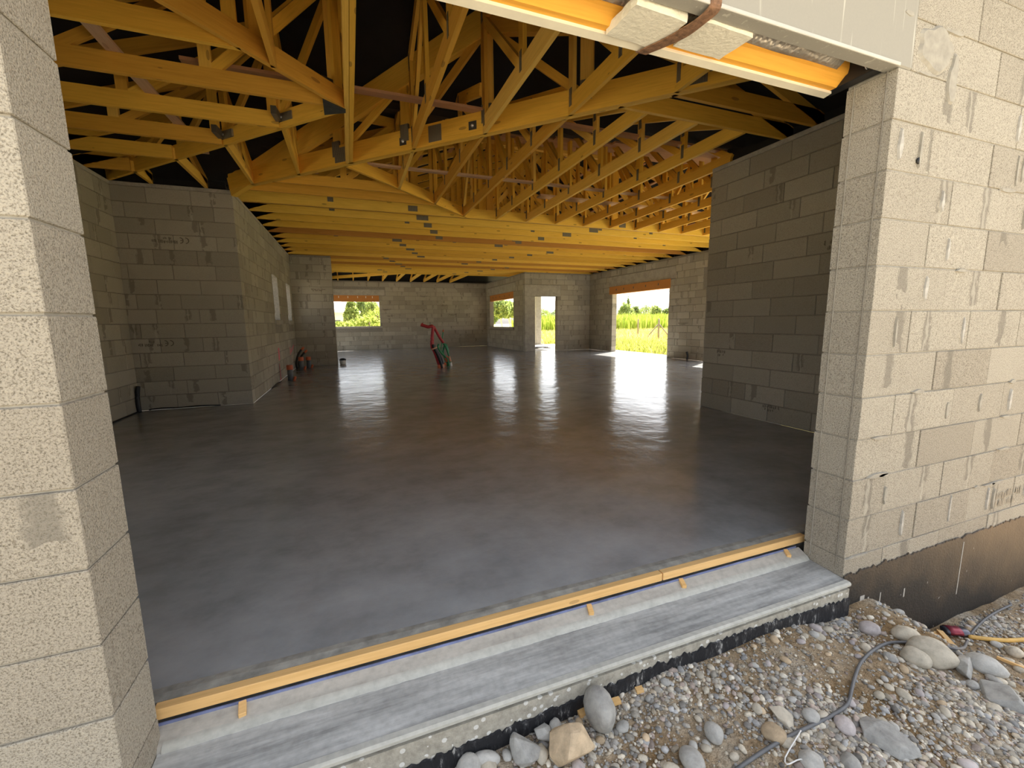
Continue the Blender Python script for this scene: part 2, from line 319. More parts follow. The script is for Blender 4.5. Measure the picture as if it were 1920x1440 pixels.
# ------------------------------------------------------------------ block walls
def sub(iv, a, b):
    out = []
    for l, h in iv:
        if b <= l or a >= h: out.append((l, h)); continue
        if a > l: out.append((l, a))
        if b < h: out.append((b, h))
    return out
BLK = {}
def block_mesh(L, H, T, mat):
    key = (round(L, 3), round(H, 3), round(T, 3), mat.name)
    if key not in BLK:
        me = bevbox('block', -L/2, L/2, -T/2, T/2, -H/2, H/2, 0.0022 if mat is M_BLKX else 0.004); me.materials.append(mat); BLK[key] = me
    return BLK[key]
def wall(name, label, axis, f0, f1, lo, hi, z0, z1, holes=(), keep=(), blocks=None, mat=None, core=None, off=0.0, zrow=None):
    """axis 'x': wall runs along X between faces Y=f0..f1; axis 'y': runs along Y between faces X=f0..f1.
    holes: (lo, hi, z0, z1) cut through; keep: rectangles where other pieces sit instead of blocks"""
    mat = mat or M_BLKI; core = core or M_MORT
    cuts = sorted({lo, hi} | {v for h in holes for v in h[:2] if lo < v < hi}); L = []
    rec = 0.0 if blocks is False else (0.0055 if mat is M_BLKX else 0.009)
    for a, b in zip(cuts[:-1], cuts[1:]):
        zs = [(z0, z1)]
        for h in holes:
            if h[0] <= a+1e-6 and h[1] >= b-1e-6: zs = sub(zs, h[2], h[3])
        for za, zb in zs:
            er = 0.008 if rec else 0.0; ea = er if (a == lo or any(abs(h[1]-a) < 1e-6 and h[2] < za+0.3 and h[3] > zb-1.2 for h in holes)) else 0.0; eb = er if (b == hi or any(abs(h[0]-b) < 1e-6 for h in holes)) else 0.0
            if len(zs) > 1 or (len(zs) == 1 and zs[0] != (z0, z1)): ea = eb = 0.0
            L.append((a+ea, b-eb, f0+rec, f1-rec, za, zb) if axis == 'x' else (f0+rec, f1-rec, a+ea, b-eb, za, zb))
    o = tag(obj(name, boxes(name, L), core), label, None, None, 'structure')
    if blocks is False: return o
    lo_b, hi_b = blocks or (lo, hi); T = f1-f0; zz = zrow if zrow is not None else z0
    nrow = int(round((min(z1, 3.0)-zz)/0.2))
    rs = random.Random(name)
    for rI in range(nrow):
        za = zz+rI*0.2; zb = za+0.2
        iv = [(lo_b, hi_b)]
        for h in list(holes)+list(keep):
            if h[2] < zb-0.01 and h[3] > za+0.01: iv = sub(iv, h[0], h[1])
        ph = off+(0.25 if rI % 2 else 0.0)+rs.choice((0, 0, 0.06, -0.05))
        for a, b in iv:
            x = a; cutl = [a]
            kx = math.ceil((a-ph)/0.5+0.08)
            while ph+kx*0.5 < b-0.06:
                if ph+kx*0.5-cutl[-1] > 0.06: cutl.append(ph+kx*0.5)
                kx += 1
            cutl.append(b)
            for p, q in zip(cutl[:-1], cutl[1:]):
                if q-p < 0.03: continue
                ln = round(q-p-(0.005 if mat is M_BLKX else 0.006), 3); c = (p+q)/2; jit = rs.uniform(-0.0025, 0.0025)
                M = Matrix.Translation((c, (f0+f1)/2+jit, (za+zb)/2)) if axis == 'x' else Matrix.Translation(((f0+f1)/2+jit, c, (za+zb)/2)) @ Matrix.Rotation(math.pi/2, 4, 'Z')
                if rs.random() < 0.5: M = M @ Matrix.Rotation(math.pi, 4, 'Z')
                obj('block', block_mesh(ln, 0.194 if mat is M_BLKX else 0.191, T, mat), None, o, M)
    return o
def part_box(name, b, mat, parent, bev=0.004):
    cx, cy, cz = (b[0]+b[1])/2, (b[2]+b[3])/2, (b[4]+b[5])/2
    me = bevbox(name, b[0]-cx, b[1]-cx, b[2]-cy, b[3]-cy, b[4]-cz, b[5]-cz, bev)
    return obj(name, me, mat, parent, Matrix.Translation((cx, cy, cz)))
XA, XB, XD, XI, XF, XG = -5.0, -3.627, -2.577, 2.217, 4.2, 7.09
YA, YC, YE, YF, YI = 6.05, 12.0, 19.17, 14.22, 3.19
# left wall (its unseen opening behind the near pier is added to let in daylight)
w_left = wall('wall_left', 'grey block side wall at the far left of the room', 'y', XA-0.2, XA, 0.2, YA+0.2, 0.0, ZC, holes=[(0.9, 2.9, 0.9, 2.2)], blocks=(0.2, YA), off=0.1)
w_rl = wall('wall_rear_left', 'grey block wall facing the opening, left of the room', 'x', YA, YA+0.2, XA, XB, 0.0, ZC, off=-0.13, blocks=(XA-0.012, XB))
w_bc = wall('wall_window_left', 'grey block wall with two narrow windows on the left', 'y', XB-0.2, XB, YA+0.2, YE+0.2, 0.0, ZC,
            holes=[(8.85, 9.57, 1.27, 2.2), (10.92, 11.66, 1.27, 2.2), (12.8, 18.6, 0.0, 2.3)], keep=[(8.75, 9.67, 1.15, 1.27), (10.82, 11.76, 1.15, 1.27)], off=0.05)  # last hole: unseen opening behind the return wall, added to light the back
w_cd = wall('wall_return', 'short grey block return wall beyond the narrow windows', 'x', YC, YC+0.2, XB, XD, 0.0, ZC, off=0.12)
w_e = wall('wall_back', 'far grey block back wall with one window', 'x', YE, YE+0.2, XB, XF+0.2, 0.0, ZC,
           holes=[(-2.9, -0.88, 1.05, 2.42)], keep=[(-3.1, -0.6, 2.4, 2.7), (-3.0, -0.8, 0.9, 1.05)])
w_ef = wall('wall_porch', 'grey block wall with a window beside the doorway', 'y', XF, XF+0.2, YF+0.2, YE, 0.0, ZC,
            holes=[(15.47, 18.66, 0.95, 2.42)], keep=[(15.2, 18.9, 2.4, 2.8), (15.4, 18.7, 0.8, 0.95)])
w_fg = wall('wall_doorway', 'grey block wall with the open doorway', 'x', YF, YF+0.2, XF, XG, 0.0, ZC, holes=[(4.63, 5.6, 0.0, 2.15)], keep=[(4.2, 5.75, 2.15, 2.6), (4.2, 4.63, 0, 2.2)], off=0.1)
w_gh = wall('wall_right', 'grey block wall with the large opening onto the field', 'y', XG, XG+0.2, YI-0.2, YF+0.2, 0.0, ZC,
            holes=[(9.55, 12.6, 0.0, 2.42), (3.7, 8.03, 0.0, 2.15)], keep=[(9.3, 12.85, 2.4, 2.8), (3.5, 8.2, 2.15, 2.6)], off=0.22)
w_mf = wall('wall_front_right', 'grey block front wall hidden behind the partition', 'x', YI-0.2, YI, XI+0.2, XG, -0.3, ZC, holes=[(2.7, 6.8, 0.0, 2.5)], blocks=False)  # wide opening here is invented, unseen, to bring daylight into the main room
w_pt = wall('wall_partition', 'grey block side wall just inside the opening on the right', 'y', XI, XI+0.2, 0.2, YI, 0.0, ZC, off=0.19, mat=M_BLKP)
w_fl = wall('wall_front_left_pier', 'pale block front wall left of the opening', 'x', 0.0, 0.2, XA-0.2, -2.81, -0.8, ZC, mat=M_BLKX, core=M_MORTX, zrow=-0.2, blocks=(-4.2, -2.81), off=0.19, keep=[(-3.0, -2.81, 2.2, 2.62)])
w_fr = wall('wall_front_right_pier', 'pale block front wall right of the opening', 'x', 0.0, 0.2, 0.0, XI+0.2, -0.8, ZC, mat=M_BLKX, core=M_MORTX, zrow=-0.2, off=-0.2, keep=[(0.0, 0.09, 2.2, 2.62)])
# lintels, boards and sills of the openings
for nm, w, b in (('lintel', w_e, (-3.05, -0.62, YE-0.004, YE+0.2, 2.42, 2.68)), ('lintel', w_gh, (XG-0.004, XG+0.2, 9.3, 12.85, 2.42, 2.78)), ('lintel', w_ef, (XF-0.004, XF+0.2, 15.2, 18.9, 2.42, 2.76)),
                 ('lintel', w_fg, (XF+0.002, 5.75, YF-0.003, YF+0.2, 2.15, 2.58)), ('corner_post', w_fg, (XF+0.002, 4.63, YF-0.003, YF+0.2, 0.0, 2.149)),
                 ('sill', w_e, (-3.0, -0.8, YE-0.05, YE+0.24, 0.96, 1.05)), ('sill', w_ef, (XF-0.05, XF+0.24, 15.42, 18.7, 0.86, 0.95)),
                 ('sill', w_bc, (XB-0.25, XB+0.03, 8.78, 9.64, 1.17, 1.268)), ('sill', w_bc, (XB-0.25, XB+0.03, 10.85, 11.73, 1.17, 1.268))):
    part_box(nm, b, M_CONCI, w)
for w, b in ((w_e, (-2.9, -0.88, YE+0.02, YE+0.18, 2.145, 2.42)), (w_gh, (XG-0.03, XG+0.17, 9.50, 12.78, 2.145, 2.42)), (w_ef, (XF+0.02, XF+0.18, 15.47, 18.66, 2.145, 2.42))):
    bd = part_box('shutter_box_board', b, M_REDB, w); bd['label'] = 'reddish brown board over the opening'
    ax = 0 if (b[1]-b[0]) > (b[3]-b[2]) else 1
    lo_, hi_ = (b[0], b[1]) if ax == 0 else (b[2], b[3])
    for t in (0.16, 0.35, 0.55, 0.72, 0.86):
        c = lo_+(hi_-lo_)*t
        bb = (c-0.014, c+0.014, b[2]-0.006, b[2]+0.004, 2.30, 2.38) if ax == 0 else (b[0]-0.006, b[0]+0.004, c-0.018, c+0.018, 2.26, 2.33)
        cx, cy, cz = (bb[0]+bb[1])/2, (bb[2]+bb[3])/2, (bb[4]+bb[5])/2
        obj('spacer', boxes('spacer', [(bb[0]-cx, bb[1]-cx, bb[2]-cy, bb[3]-cy, bb[4]-cz, bb[5]-cz)]), M_FOAM if ax == 0 else M_INK, bd, Matrix.Translation((cx, cy, cz)))
# concrete head course on the walls
for w, b in ((w_left, (XA-0.2, XA+0.004, 0.2, YA, 3.0, ZC)), (w_rl, (XA, XB+0.004, YA-0.004, YA+0.2, 3.0, ZC)), (w_bc, (XB-0.2, XB+0.004, YA+0.2, YC, 3.0, ZC)), (w_pt, (XI-0.004, XI+0.2, 0.2, YI, 3.0, ZC))):
    part_box('head_course', b, M_CONCI, w, 0.006)
# lintel over the big opening
part_box('lintel', (-2.9, 0.09, -0.004, 0.055, 2.2, 2.62), M_LINT, w_fr, 0.006)
part_box('lintel_back', (-2.9, 0.0, 0.10, 0.2, 2.34, ZC), M_CONC, w_fr, 0.004)
part_box('lintel_top', (-2.81, 0.0, 0.0, 0.2, 2.62, ZC), M_CONC, w_fr, 0.004)
part_box('lintel_edge', (-2.8, 0.0, -0.010, -0.002, 2.198, 2.212), M_GREYP, w_fr, 0.002)
# patch of smoothed mortar beside the lintel
def blob(name, cx, cz, rx, rz, mat, parent, y=-0.004, seed=1, th=0.007, n=22):
    rr = random.Random(seed); V = []; F = []
    for lay, s in ((0, 1.0), (1, 0.86)):
        for j in range(n):
            a = 2*math.pi*j/n; rad = s*(0.82+0.3*noise.noise(Vector((math.cos(a)*1.3, math.sin(a)*1.3, seed*7.7))))
            V.append((rx*rad*math.cos(a), (-th if lay else 0.006), rz*rad*math.sin(a)))
    for j in range(n): F.append((j, (j+1) % n, n+(j+1) % n, n+j))
    V.append((0, -th, 0)); F += [(n+j, n+(j+1) % n, 2*n) for j in range(n)]
    return obj(name, mesh(name, V, F, False), mat, parent, Matrix.Translation((cx, y, cz)))
blob('mortar_patch', 0.24, 2.31, 0.16, 0.105, M_MORTX, w_fr, seed=3, th=0.004, n=40)
blob('mortar_patch', 0.38, 2.20, 0.04, 0.13, M_MORTX, w_fr, seed=5, th=0.005, n=30)
rs_ = random.Random(77)
for w_, xa, xb, n_s in ((w_fr, 0.03, 1.7, 46),):
    for i in range(n_s):
        zj = 0.2*rs_.randint(0, 12)
        if w_ is w_fl or rs_.random() < 0.55: blob('mortar_smear', rs_.uniform(xa, xb), zj+rs_.uniform(-0.006, 0.004), rs_.uniform(0.03, 0.10), rs_.uniform(0.007, 0.014), M_MORTX, w_, y=-0.003, seed=100+i+n_s, th=0.003, n=22)
        else: blob('mortar_smear', rs_.uniform(xa, xb), zj+0.1+rs_.uniform(-0.02, 0.02), rs_.uniform(0.008, 0.017), rs_.uniform(0.06, 0.10), rs_.choice((M_MORTX, M_LEDGE)), w_, y=-0.003, seed=200+i+n_s, th=0.004, n=22)
# small drilled hole on the front face, its inner shade painted as a black disc
obj('drill_hole', lathe('drill_hole', [(0.014, 0.0), (0.014, 0.004)], 12), M_BLACK, w_fr, Matrix.Translation((0.208, -0.0015, 1.855)) @ Matrix.Rotation(math.pi/2, 4, 'X'))
# thin recessed seams on the reveal of the right pier
for yy in (0.036, 0.163):
    part_box('reveal_seam', (-0.0035, 0.0, yy-0.0025, yy+0.0025, -0.06, 2.2), M_MORTX if yy > 0.1 else M_MORT, w_fr, 0.001)

# printed stamps and paint on blocks
def ring(c, r0, r1, a0, a1, n=8):
    V = []; F = []
    for i in range(n+1):
        a = a0+(a1-a0)*i/n
        V += [(c[0]+r0*math.cos(a), c[1]+r0*math.sin(a)), (c[0]+r1*math.cos(a), c[1]+r1*math.sin(a))]
    for i in range(n): F.append((2*i, 2*i+1, 2*i+3, 2*i+2))
    return V, F
def stamp(parent, M, w, h, ce=False, seed=1):
    """M maps local x right, y up, z out of the wall"""
    rr = random.Random(seed); V = []; F = []
    def add(v, f):
        n = len(V); V.extend((a, b, 0.0) for a, b in v); F.extend(tuple(i+n for i in q) for q in f)
    x = 0.0
    if ce:
        add(*ring((h*0.5, h*0.5), h*0.36, h*0.5, math.pi*0.5, math.pi*1.5)); add(*ring((h*1.25, h*0.5), h*0.36, h*0.5, math.pi*0.5, math.pi*1.5))
        add([(h*0.78, h*0.44), (h*1.2, h*0.44), (h*1.2, h*0.56), (h*0.78, h*0.56)], [(0, 1, 2, 3)]); x = h*1.6
    for row, (y0, y1, xe) in enumerate(((0.08, 0.42, 0.72), (0.56, 0.95, 1.0))):
        xx = x+(w*0.12 if row == 0 else 0)
        while xx < w*xe:
            g = rr.uniform(0.008, 0.017)
            if rr.random() < 0.8:
                j = [rr.uniform(-0.12, 0.12) for _ in range(4)]
                add([(xx, h*(y0+j[0])), (xx+g, h*(y0+j[1])), (xx+g*0.9, h*(y1+j[2])), (xx+0.1*g, h*(y1+j[3]))], [(0, 1, 2, 3)])
            xx += g+rr.uniform(0.003, 0.010)
    obj('printed_stamp', mesh('printed_stamp', V, F), M_INKX if parent is w_fr else M_INK, parent, M)
def wallM(axis, c, z, face, out, flip=False):
    """stamp frame on a wall; axis 'x' at (c, face, z) facing out=-1 (towards -Y); axis 'y' at (face, c, z) facing out"""
    zo = Vector((0, out, 0)) if axis == 'x' else Vector((out, 0, 0)); yo = Vector((0, 0, -1 if flip else 1)); xo = yo.cross(zo)
    p = (Vector((c, face, z)) if axis == 'x' else Vector((face, c, z)))+zo*0.0042
    return Matrix(((xo.x, yo.x, zo.x, p.x), (xo.y, yo.y, zo.y, p.y), (xo.z, yo.z, zo.z, p.z), (0, 0, 0, 1)))
stamp(w_rl, wallM('x', -4.20, 2.375, YA, -1, True), 0.42, 0.085, True, 1)
stamp(w_rl, wallM('x', -4.52, 0.975, YA, -1, True), 0.40, 0.085, True, 2)
stamp(w_pt, wallM('y', 1.72, 1.82, XI, -1), 0.30, 0.10, False, 3)
stamp(w_pt, wallM('y', 2.95, 0.70, XI, -1), 0.14, 0.09, False, 4)
stamp(w_pt, wallM('y', 2.25, 0.12, XI, -1), 0.22, 0.08, False, 5)
stamp(w_fr, wallM('x', 1.28, 0.03, 0.0, -1), 0.40, 0.10, False, 6)
stamp(w_cd, wallM('x', -3.15, 2.08, YC, -1), 0.38, 0.07, False, 7)
for i, (c, z) in enumerate(((-0.75, 1.75), (1.9, 1.95), (0.95, 2.35), (2.3, 1.5), (-0.6, 1.45))): stamp(w_e, wallM('x', c, z, YE, -1), 0.36, 0.08, False, 20+i)
stamp(w_gh, wallM('y', 9.1, 1.02, XG, -1), 0.40, 0.07, False, 30)
def paint(w, pts, M):
    V = [(x, y, 0) for x, y in pts]; obj('paint_mark', mesh('paint_mark', V, [tuple(range(len(V)))]), M_PINK, w, M)
paint(w_bc, [(0, 0), (0.16, 0.02), (0.18, 0.26), (0.03, 0.27)], wallM('y', 8.75, 0.42, XB, 1))
paint(w_bc, [(0, 0), (0.10, -0.02), (0.06, 0.34), (0.03, 0.36)], wallM('y', 8.75, 0.02, XB, 1))
paint(w_bc, [(0, 0), (0.08, 0.0), (0.09, 0.2), (0.01, 0.2)], wallM('y', 10.6, 0.42, XB, 1))
paint(w_bc, [(0, 0), (0.7, 0.16), (0.7, 0.20), (0, 0.05)], wallM('y', 10.75, 0.45, XB, 1))

# ------------------------------------------------------------------ floor, threshold
fl = obj('floor', boxes('floor', [(XA, XI, 0.315, YA, -0.18, 0.0), (XI, XG, YI, YA, -0.18, 0.0), (XB, XG, YA, YF, -0.18, 0.0), (XB, XF, YF, YE, -0.18, 0.0), (XG, XG+0.2, 3.7, 8.03, -0.18, 0.0), (XG, XG+0.2, 9.55, 12.6, -0.18, 0.0), (4.63, 5.6, YF, YF+0.2, -0.18, 0.0)]), M_FLOOR)
tag(fl, 'shiny wet grey screed floor', None, None, 'structure')
# dry lip of screed along the opening, with a ragged inner edge
V = []; F = []; nx = 220
for i in range(nx+1):
    x = XA+(XI-XA)*i/nx; e = 0.318+0.014*noise.noise(Vector((x*2.2, 0.3, 0)))+0.004*noise.noise(Vector((x*19, 4, 0)))
    V += [(x, 0.262, -0.1), (x, 0.262, 0.001), (x, (0.262+e)/2, 0.004), (x, e, 0.0008), (x, e, -0.02)]
for i in range(nx):
    for j in range(4): F.append((5*i+j, 5*i+5+j, 5*i+6+j, 5*i+1+j))
tag(obj('trim_1', mesh('trim_1', V, F), M_EDGE), 'dry pale strip of screed along the opening edge', None, None, 'structure')
sl = thing('door_sill', 'smooth grey concrete door sill across the opening', 'sill', (-1.4, 0.1, -0.2))
obj('sill_slab', extrude_x('sill_slab', [(-0.026, -0.30), (-0.026, -0.112), (-0.012, -0.100), (0.165, -0.090), (0.175, -0.078), (0.24, -0.076), (0.24, -0.30)], -2.81, 0.0), M_SILL, sl)
obj('nosing', extrude_x('nosing', [(-0.034, -0.124), (-0.042, -0.116), (-0.043, -0.105), (-0.036, -0.098), (-0.018, -0.0965), (-0.018, -0.115)], -2.81, -0.002), M_NOSE, sl)
obj('back_ledge', extrude_x('back_ledge', [(0.160, -0.094), (0.172, -0.076), (0.224, -0.052), (0.224, -0.094)], -2.86, -0.002), M_LEDGE, sl)
obj('front_face', extrude_x('front_face', [(-0.036, -0.72), (-0.036, -0.134), (-0.02, -0.134), (-0.02, -0.72)], -2.9, -0.001), M_SPLAT, sl)
V = []; F = []
for i in range(241):
    x = -2.8+2.795*i/240; a_ = 0.5+0.5*noise.noise(Vector((x*9, 2, 0)))+0.35*noise.noise(Vector((x*40, 5, 0)))
    V += [(x, 0.160-0.006*a_, -0.0905), (x, 0.166, -0.0805+0.004*a_), (x, 0.176+0.004*a_, -0.073+0.002*a_), (x, 0.186+0.006*a_, -0.0705)]
for i in range(240):
    for j in range(3): F.append((4*i+j, 4*i+4+j, 4*i+5+j, 4*i+1+j))
obj('mortar_bead', mesh('mortar_bead', V, F, True), M_NOSE, sl)
# black damp-proof coat with a torn upper edge
def ragged(name, x0, x1, top, bot, y, th, mat, label, cat, step=0.008, amp=0.012, seed=0):
    V = []; F = []; n = int((x1-x0)/step)
    for i in range(n+1):
        x = x0+(x1-x0)*i/n
        z = top(x)+amp*(noise.noise(Vector((x*17, seed, 0)))+0.8*noise.noise(Vector((x*45, seed+5, 0)))+0.6*noise.noise(Vector((x*120, seed+9, 0))))
        V += [(x, y, bot), (x, y-th, bot), (x, y-th, z-0.002), (x, y, z)]
    for i in range(n):
        for j in range(3): F.append((4*i+j, 4*i+4+j, 4*i+5+j, 4*i+1+j))
    return tag(obj(name, mesh(name, V, F), mat), label, cat)
ragged('damp_proof_coat', -2.9, -0.002, lambda x: float(np.interp(x, (-2.9, -2.15, -1.76, -1.22, -0.67, -0.07, 0), (-0.225, -0.215, -0.203, -0.172, -0.156, -0.180, -0.180))), -0.75, -0.037, 0.007, M_MEMB, 'black tar coating with a ragged top edge under the sill', 'coating', amp=0.016, seed=1)
ragged('foundation_coat', 0.0, 2.41, lambda x: -0.085, -0.85, -0.003, 0.005, M_BITU, 'dark brown tar coating along the foot of the right front wall', 'coating', amp=0.016, seed=4)
# pale dried streaks and foot line on the coating
for i, (x, zt, zb, wd) in enumerate(((0.10, -0.26, -0.40, 0.018), (0.16, -0.23, -0.42, 0.034), (0.21, -0.25, -0.42, 0.010), (0.31, -0.25, -0.45, 0.008), (0.52, -0.28, -0.33, 0.010), (0.52, -0.42, -0.48, 0.012), (1.05, -0.12, -0.45, 0.008))):
    me = boxes('lime_streak', [(-wd/2, wd/2, -0.001, 0.0, zb, zt)]); c = tag(obj('lime_streak', me, M_LEDGE, w_fr, Matrix.Translation((x, -0.0082, 0))))
# blue membrane line, batten in two lengths, pegs
tag(obj('membrane_strip', boxes('membrane_strip', [(-2.84, -0.02, 0.2243, 0.2280, -0.0745, -0.0435)]), M_BLUE), 'thin blue membrane strip showing under the wooden batten', 'membrane')
for i, (a, b, lb) in enumerate(((-2.835, -0.905, 'long pale wooden batten along the left of the threshold'), (-0.900, 0.055, 'shorter pale wooden batten along the right end of the threshold'))):
    me = bevbox('threshold_batten', -(b-a)/2, (b-a)/2, -0.0165, 0.0165, -0.0185, 0.0185, 0.002)
    tag(obj('threshold_batten', me, M_PINE, None, Matrix.Translation(((a+b)/2, 0.2455, -0.0165)) @ Matrix.Rotation(0.001*(1-2*i), 4, 'Z')), lb, 'batten')
for x, a, lb in ((-2.60, -0.15, 'small wooden peg against the batten nearest the left pier'), (-1.30, 0.25, 'small wooden peg propping the middle of the batten'), (-0.80, 0.3, 'small wooden peg just right of the batten joint'), (-0.10, 0.45, 'small wooden peg beside the right pier')):
    me = bevbox('wooden_peg', -0.011, 0.011, -0.045, 0.0, -0.010, 0.010, 0.0015)
    tag(obj('wooden_peg', me, M_PINE, None, Matrix.Translation((x, 0.228, -0.052)) @ Matrix.Rotation(-a, 4, 'Z') @ Matrix.Rotation(0.25, 4, 'X')), lb, 'peg', 'wooden pegs along the threshold')
# strips where the floor meets the walls
def edge_strip(name, P, lb):
    tag(obj(name, tube(name, P, 0.010, 6, 4), M_BLACK), lb, 'edge strip')
edge_strip('edge_strip', [(XA+0.01, 4.5, 0.004), (XA+0.012, 5.3, 0.008), (XA+0.02, 6.0, 0.006)], 'thin black edging strip along the foot of the left wall')
edge_strip('edge_strip', [(XA+0.1, YA-0.02, 0.01), (-4.75, YA-0.008, 0.022), (-4.55, YA-0.008, 0.012), (-4.3, YA-0.006, 0.018), (-4.05, YA-0.006, 0.006)], 'thin black edging strip curling below the rear left wall')
edge_strip('edge_strip', [(XB+0.012, 7.6, 0.004), (XB+0.02, 8.2, 0.02), (XB+0.03, 8.6, 0.008)], 'thin black edging strip beside the first grey floor pipe')

# ------------------------------------------------------------------ soffit of the big opening
tb = obj('soffit_board', extrude_x('soffit_board', [(0.155, 2.34), (0.155, 2.262), (0.160, 2.242), (0.170, 2.238), (0.205, 2.206), (0.240, 2.206), (0.240, 2.34)], -2.8, -0.06), M_ORNG)
tag(tb, 'orange board along the inner edge of the lintel', 'board')
cl = obj('soffit_lath', extrude_x('soffit_lath', [(0.232, 2.206), (0.232, 2.195), (0.266, 2.190), (0.266, 2.24), (0.245, 2.24), (0.245, 2.206)], -2.8, -0.05), M_CREAM)
tag(cl, 'cream edge trim along the inner bottom of the lintel', 'trim')
V = []; F = []
for i in range(25):
    x = -1.9+1.76*i/24
    for j, (y, z) in enumerate(((0.056, 2.235), (0.085, 2.262), (0.12, 2.268), (0.140, 2.256), (0.158, 2.246))):
        V.append((x, y, z+0.004*noise.noise(Vector((x*5, y*20, 0)))))
for i in range(24):
    for j in range(4): F.append((5*i+j, 5*i+5+j, 5*i+6+j, 5*i+1+j))
fo = obj('foil_insulation', mesh('foil_insulation', V, F, True), M_FOIL); sm = fo.modifiers.new('t', 'SOLIDIFY'); sm.thickness = 0.004
tag(fo, 'silver bubble foil tucked up inside the lintel recess', 'insulation')
def foam(c, rot, sx, sy, sz, lb, seed):
    bm = bmesh.new(); bmesh.ops.create_cube(bm, size=1.0); bmesh.ops.subdivide_edges(bm, edges=bm.edges[:], cuts=5, use_grid_fill=True)
    for v in bm.verts:
        v.co = Vector((v.co.x*sx, v.co.y*sy, v.co.z*sz)); v.co += 0.006*Vector((noise.noise(v.co*30+Vector((seed, 0, 0))), noise.noise(v.co*30+Vector((0, seed, 9))), 0.2*noise.noise(v.co*20)))
    me = bpy.data.meshes.new('foam_board'); bm.to_mesh(me); bm.free()
    tag(obj('foam_board', me, M_FOAM, None, Matrix.Translation(c) @ Matrix.Rotation(rot[0], 4, 'X') @ Matrix.Rotation(rot[1], 4, 'Y') @ Matrix.Rotation(rot[2], 4, 'Z')), lb, 'foam board', 'foam boards under the lintel')
foam((-1.155, 0.143, 2.200), (0.02, 0.02, 0.03), 0.215, 0.165, 0.030, 'cream foam board under the lintel left of the rusty strap', 1)
foam((-0.870, 0.127, 2.206), (0.02, 0.0, 0.02), 0.235, 0.150, 0.030, 'cream foam board under the lintel right of the rusty strap', 2)
foam((-1.97, 0.155, 2.200), (0.02, 0.02, -0.05), 0.26, 0.16, 0.026, 'cream foam board under the lintel at the top edge of view', 3)
# curved strap below the boards
P = smoothpts([(-1.000, -0.012, 2.235), (-0.996, -0.006, 2.196), (-1.003, 0.035, 2.184), (-1.02, 0.10, 2.178), (-1.045, 0.17, 2.179), (-1.075, 0.235, 2.182), (-1.082, 0.268, 2.188), (-1.083, 0.272, 2.215)], 5)
V = []; F = []
for i, p in enumerate(P):
    t = (P[min(i+1, len(P)-1)]-P[max(i-1, 0)]).normalized(); s = Vector((1, 0, 0)); s = (s-t*s.dot(t)).normalized(); nn_ = t.cross(s)
    wv_ = 0.023+0.004*noise.noise(p*14)
    V += [p-s*wv_-nn_*0.002, p+s*wv_-nn_*0.002, p+s*wv_+nn_*0.002, p-s*wv_+nn_*0.002]
for i in range(len(P)-1):
    for j in range(4): F.append((4*i+j, 4*i+(j+1) % 4, 4*i+4+(j+1) % 4, 4*i+4+j))
F += [(3, 2, 1, 0), tuple(4*(len(P)-1)+j for j in range(4))]
tag(obj('steel_strap', mesh('steel_strap', V, F), M_RUST), 'rusty brown strap curving under the foam boards', 'strap')
tag(obj('hook_eye', tube('hook_eye', [(-0.075+0.011*math.cos(a*0.7), 0.075, 2.228+0.014*math.sin(a*0.7)) for a in range(10)], 0.0022, 6, 2), M_STEEL), 'small wire eye hanging at the right end of the lintel', 'hook')
part_box('end_plate', (-0.06, -0.004, 0.058, 0.27, 2.205, 2.33), M_BLACK, w_fr, 0.002)

# ------------------------------------------------------------------ roof surface
def hM(x, y): return min(x+3.63, 7.09-x, y-2.9, 19.17-y)
def hW(x, y): return min(y-0.2, 6.05-y, x+5.0, 2.25-x)
def top(x, y): return ZC+0.14+SL*max(hM(x, y), hW(x, y))
xs = np.arange(-5.6, 7.71, 0.19); ys = np.arange(-0.35, 19.75, 0.19); V = []; F = []; ix = {}
for i, x in enumerate(xs):
    for j, y in enumerate(ys):
        if max(hM(x, y), hW(x, y)) > -0.75: ix[i, j] = len(V); V.append((x, y, top(x, y)+0.012))
for i in range(len(xs)-1):
    for j in range(len(ys)-1):
        q = [(i, j), (i+1, j), (i+1, j+1), (i, j+1)]
        if all(c in ix for c in q): F.append([ix[c] for c in q])
rf = tag(obj('roof', mesh('roof', V, F), M_ROOF), 'black roof underlay above the trusses', None, None, 'structure')
V2 = [(x, y, z+0.09) for x, y, z in V]
obj('roof_tiles', mesh('roof_tiles', V2, F), M_TILE, rf)
for i in range(11):      # battens under the front slope of the main roof
    y = 3.2+0.33*i; d = (y-2.9); xa, xb = -3.63+d, 7.09-d
    if i > 0: xa = max(xa, 2.3-(y-3.2)*0.9 if y < 6 else xa)
    beam('roof_batten', (xa, y, ZC+0.125+SL*d), (xb, y, ZC+0.125+SL*d), (0, 1, 0), 0.09, 0.026, M_BATT, rf)
for side in (0, 1):
    for i in range(9):
        d = 0.5+0.58*i; x = -3.63+d if side == 0 else 7.09-d
        beam('roof_batten', (x, 2.9+max(d, 3.6), ZC+0.125+SL*d), (x, 19.17-d, ZC+0.125+SL*d), (1, 0, 0), 0.08, 0.026, M_BATT, rf)

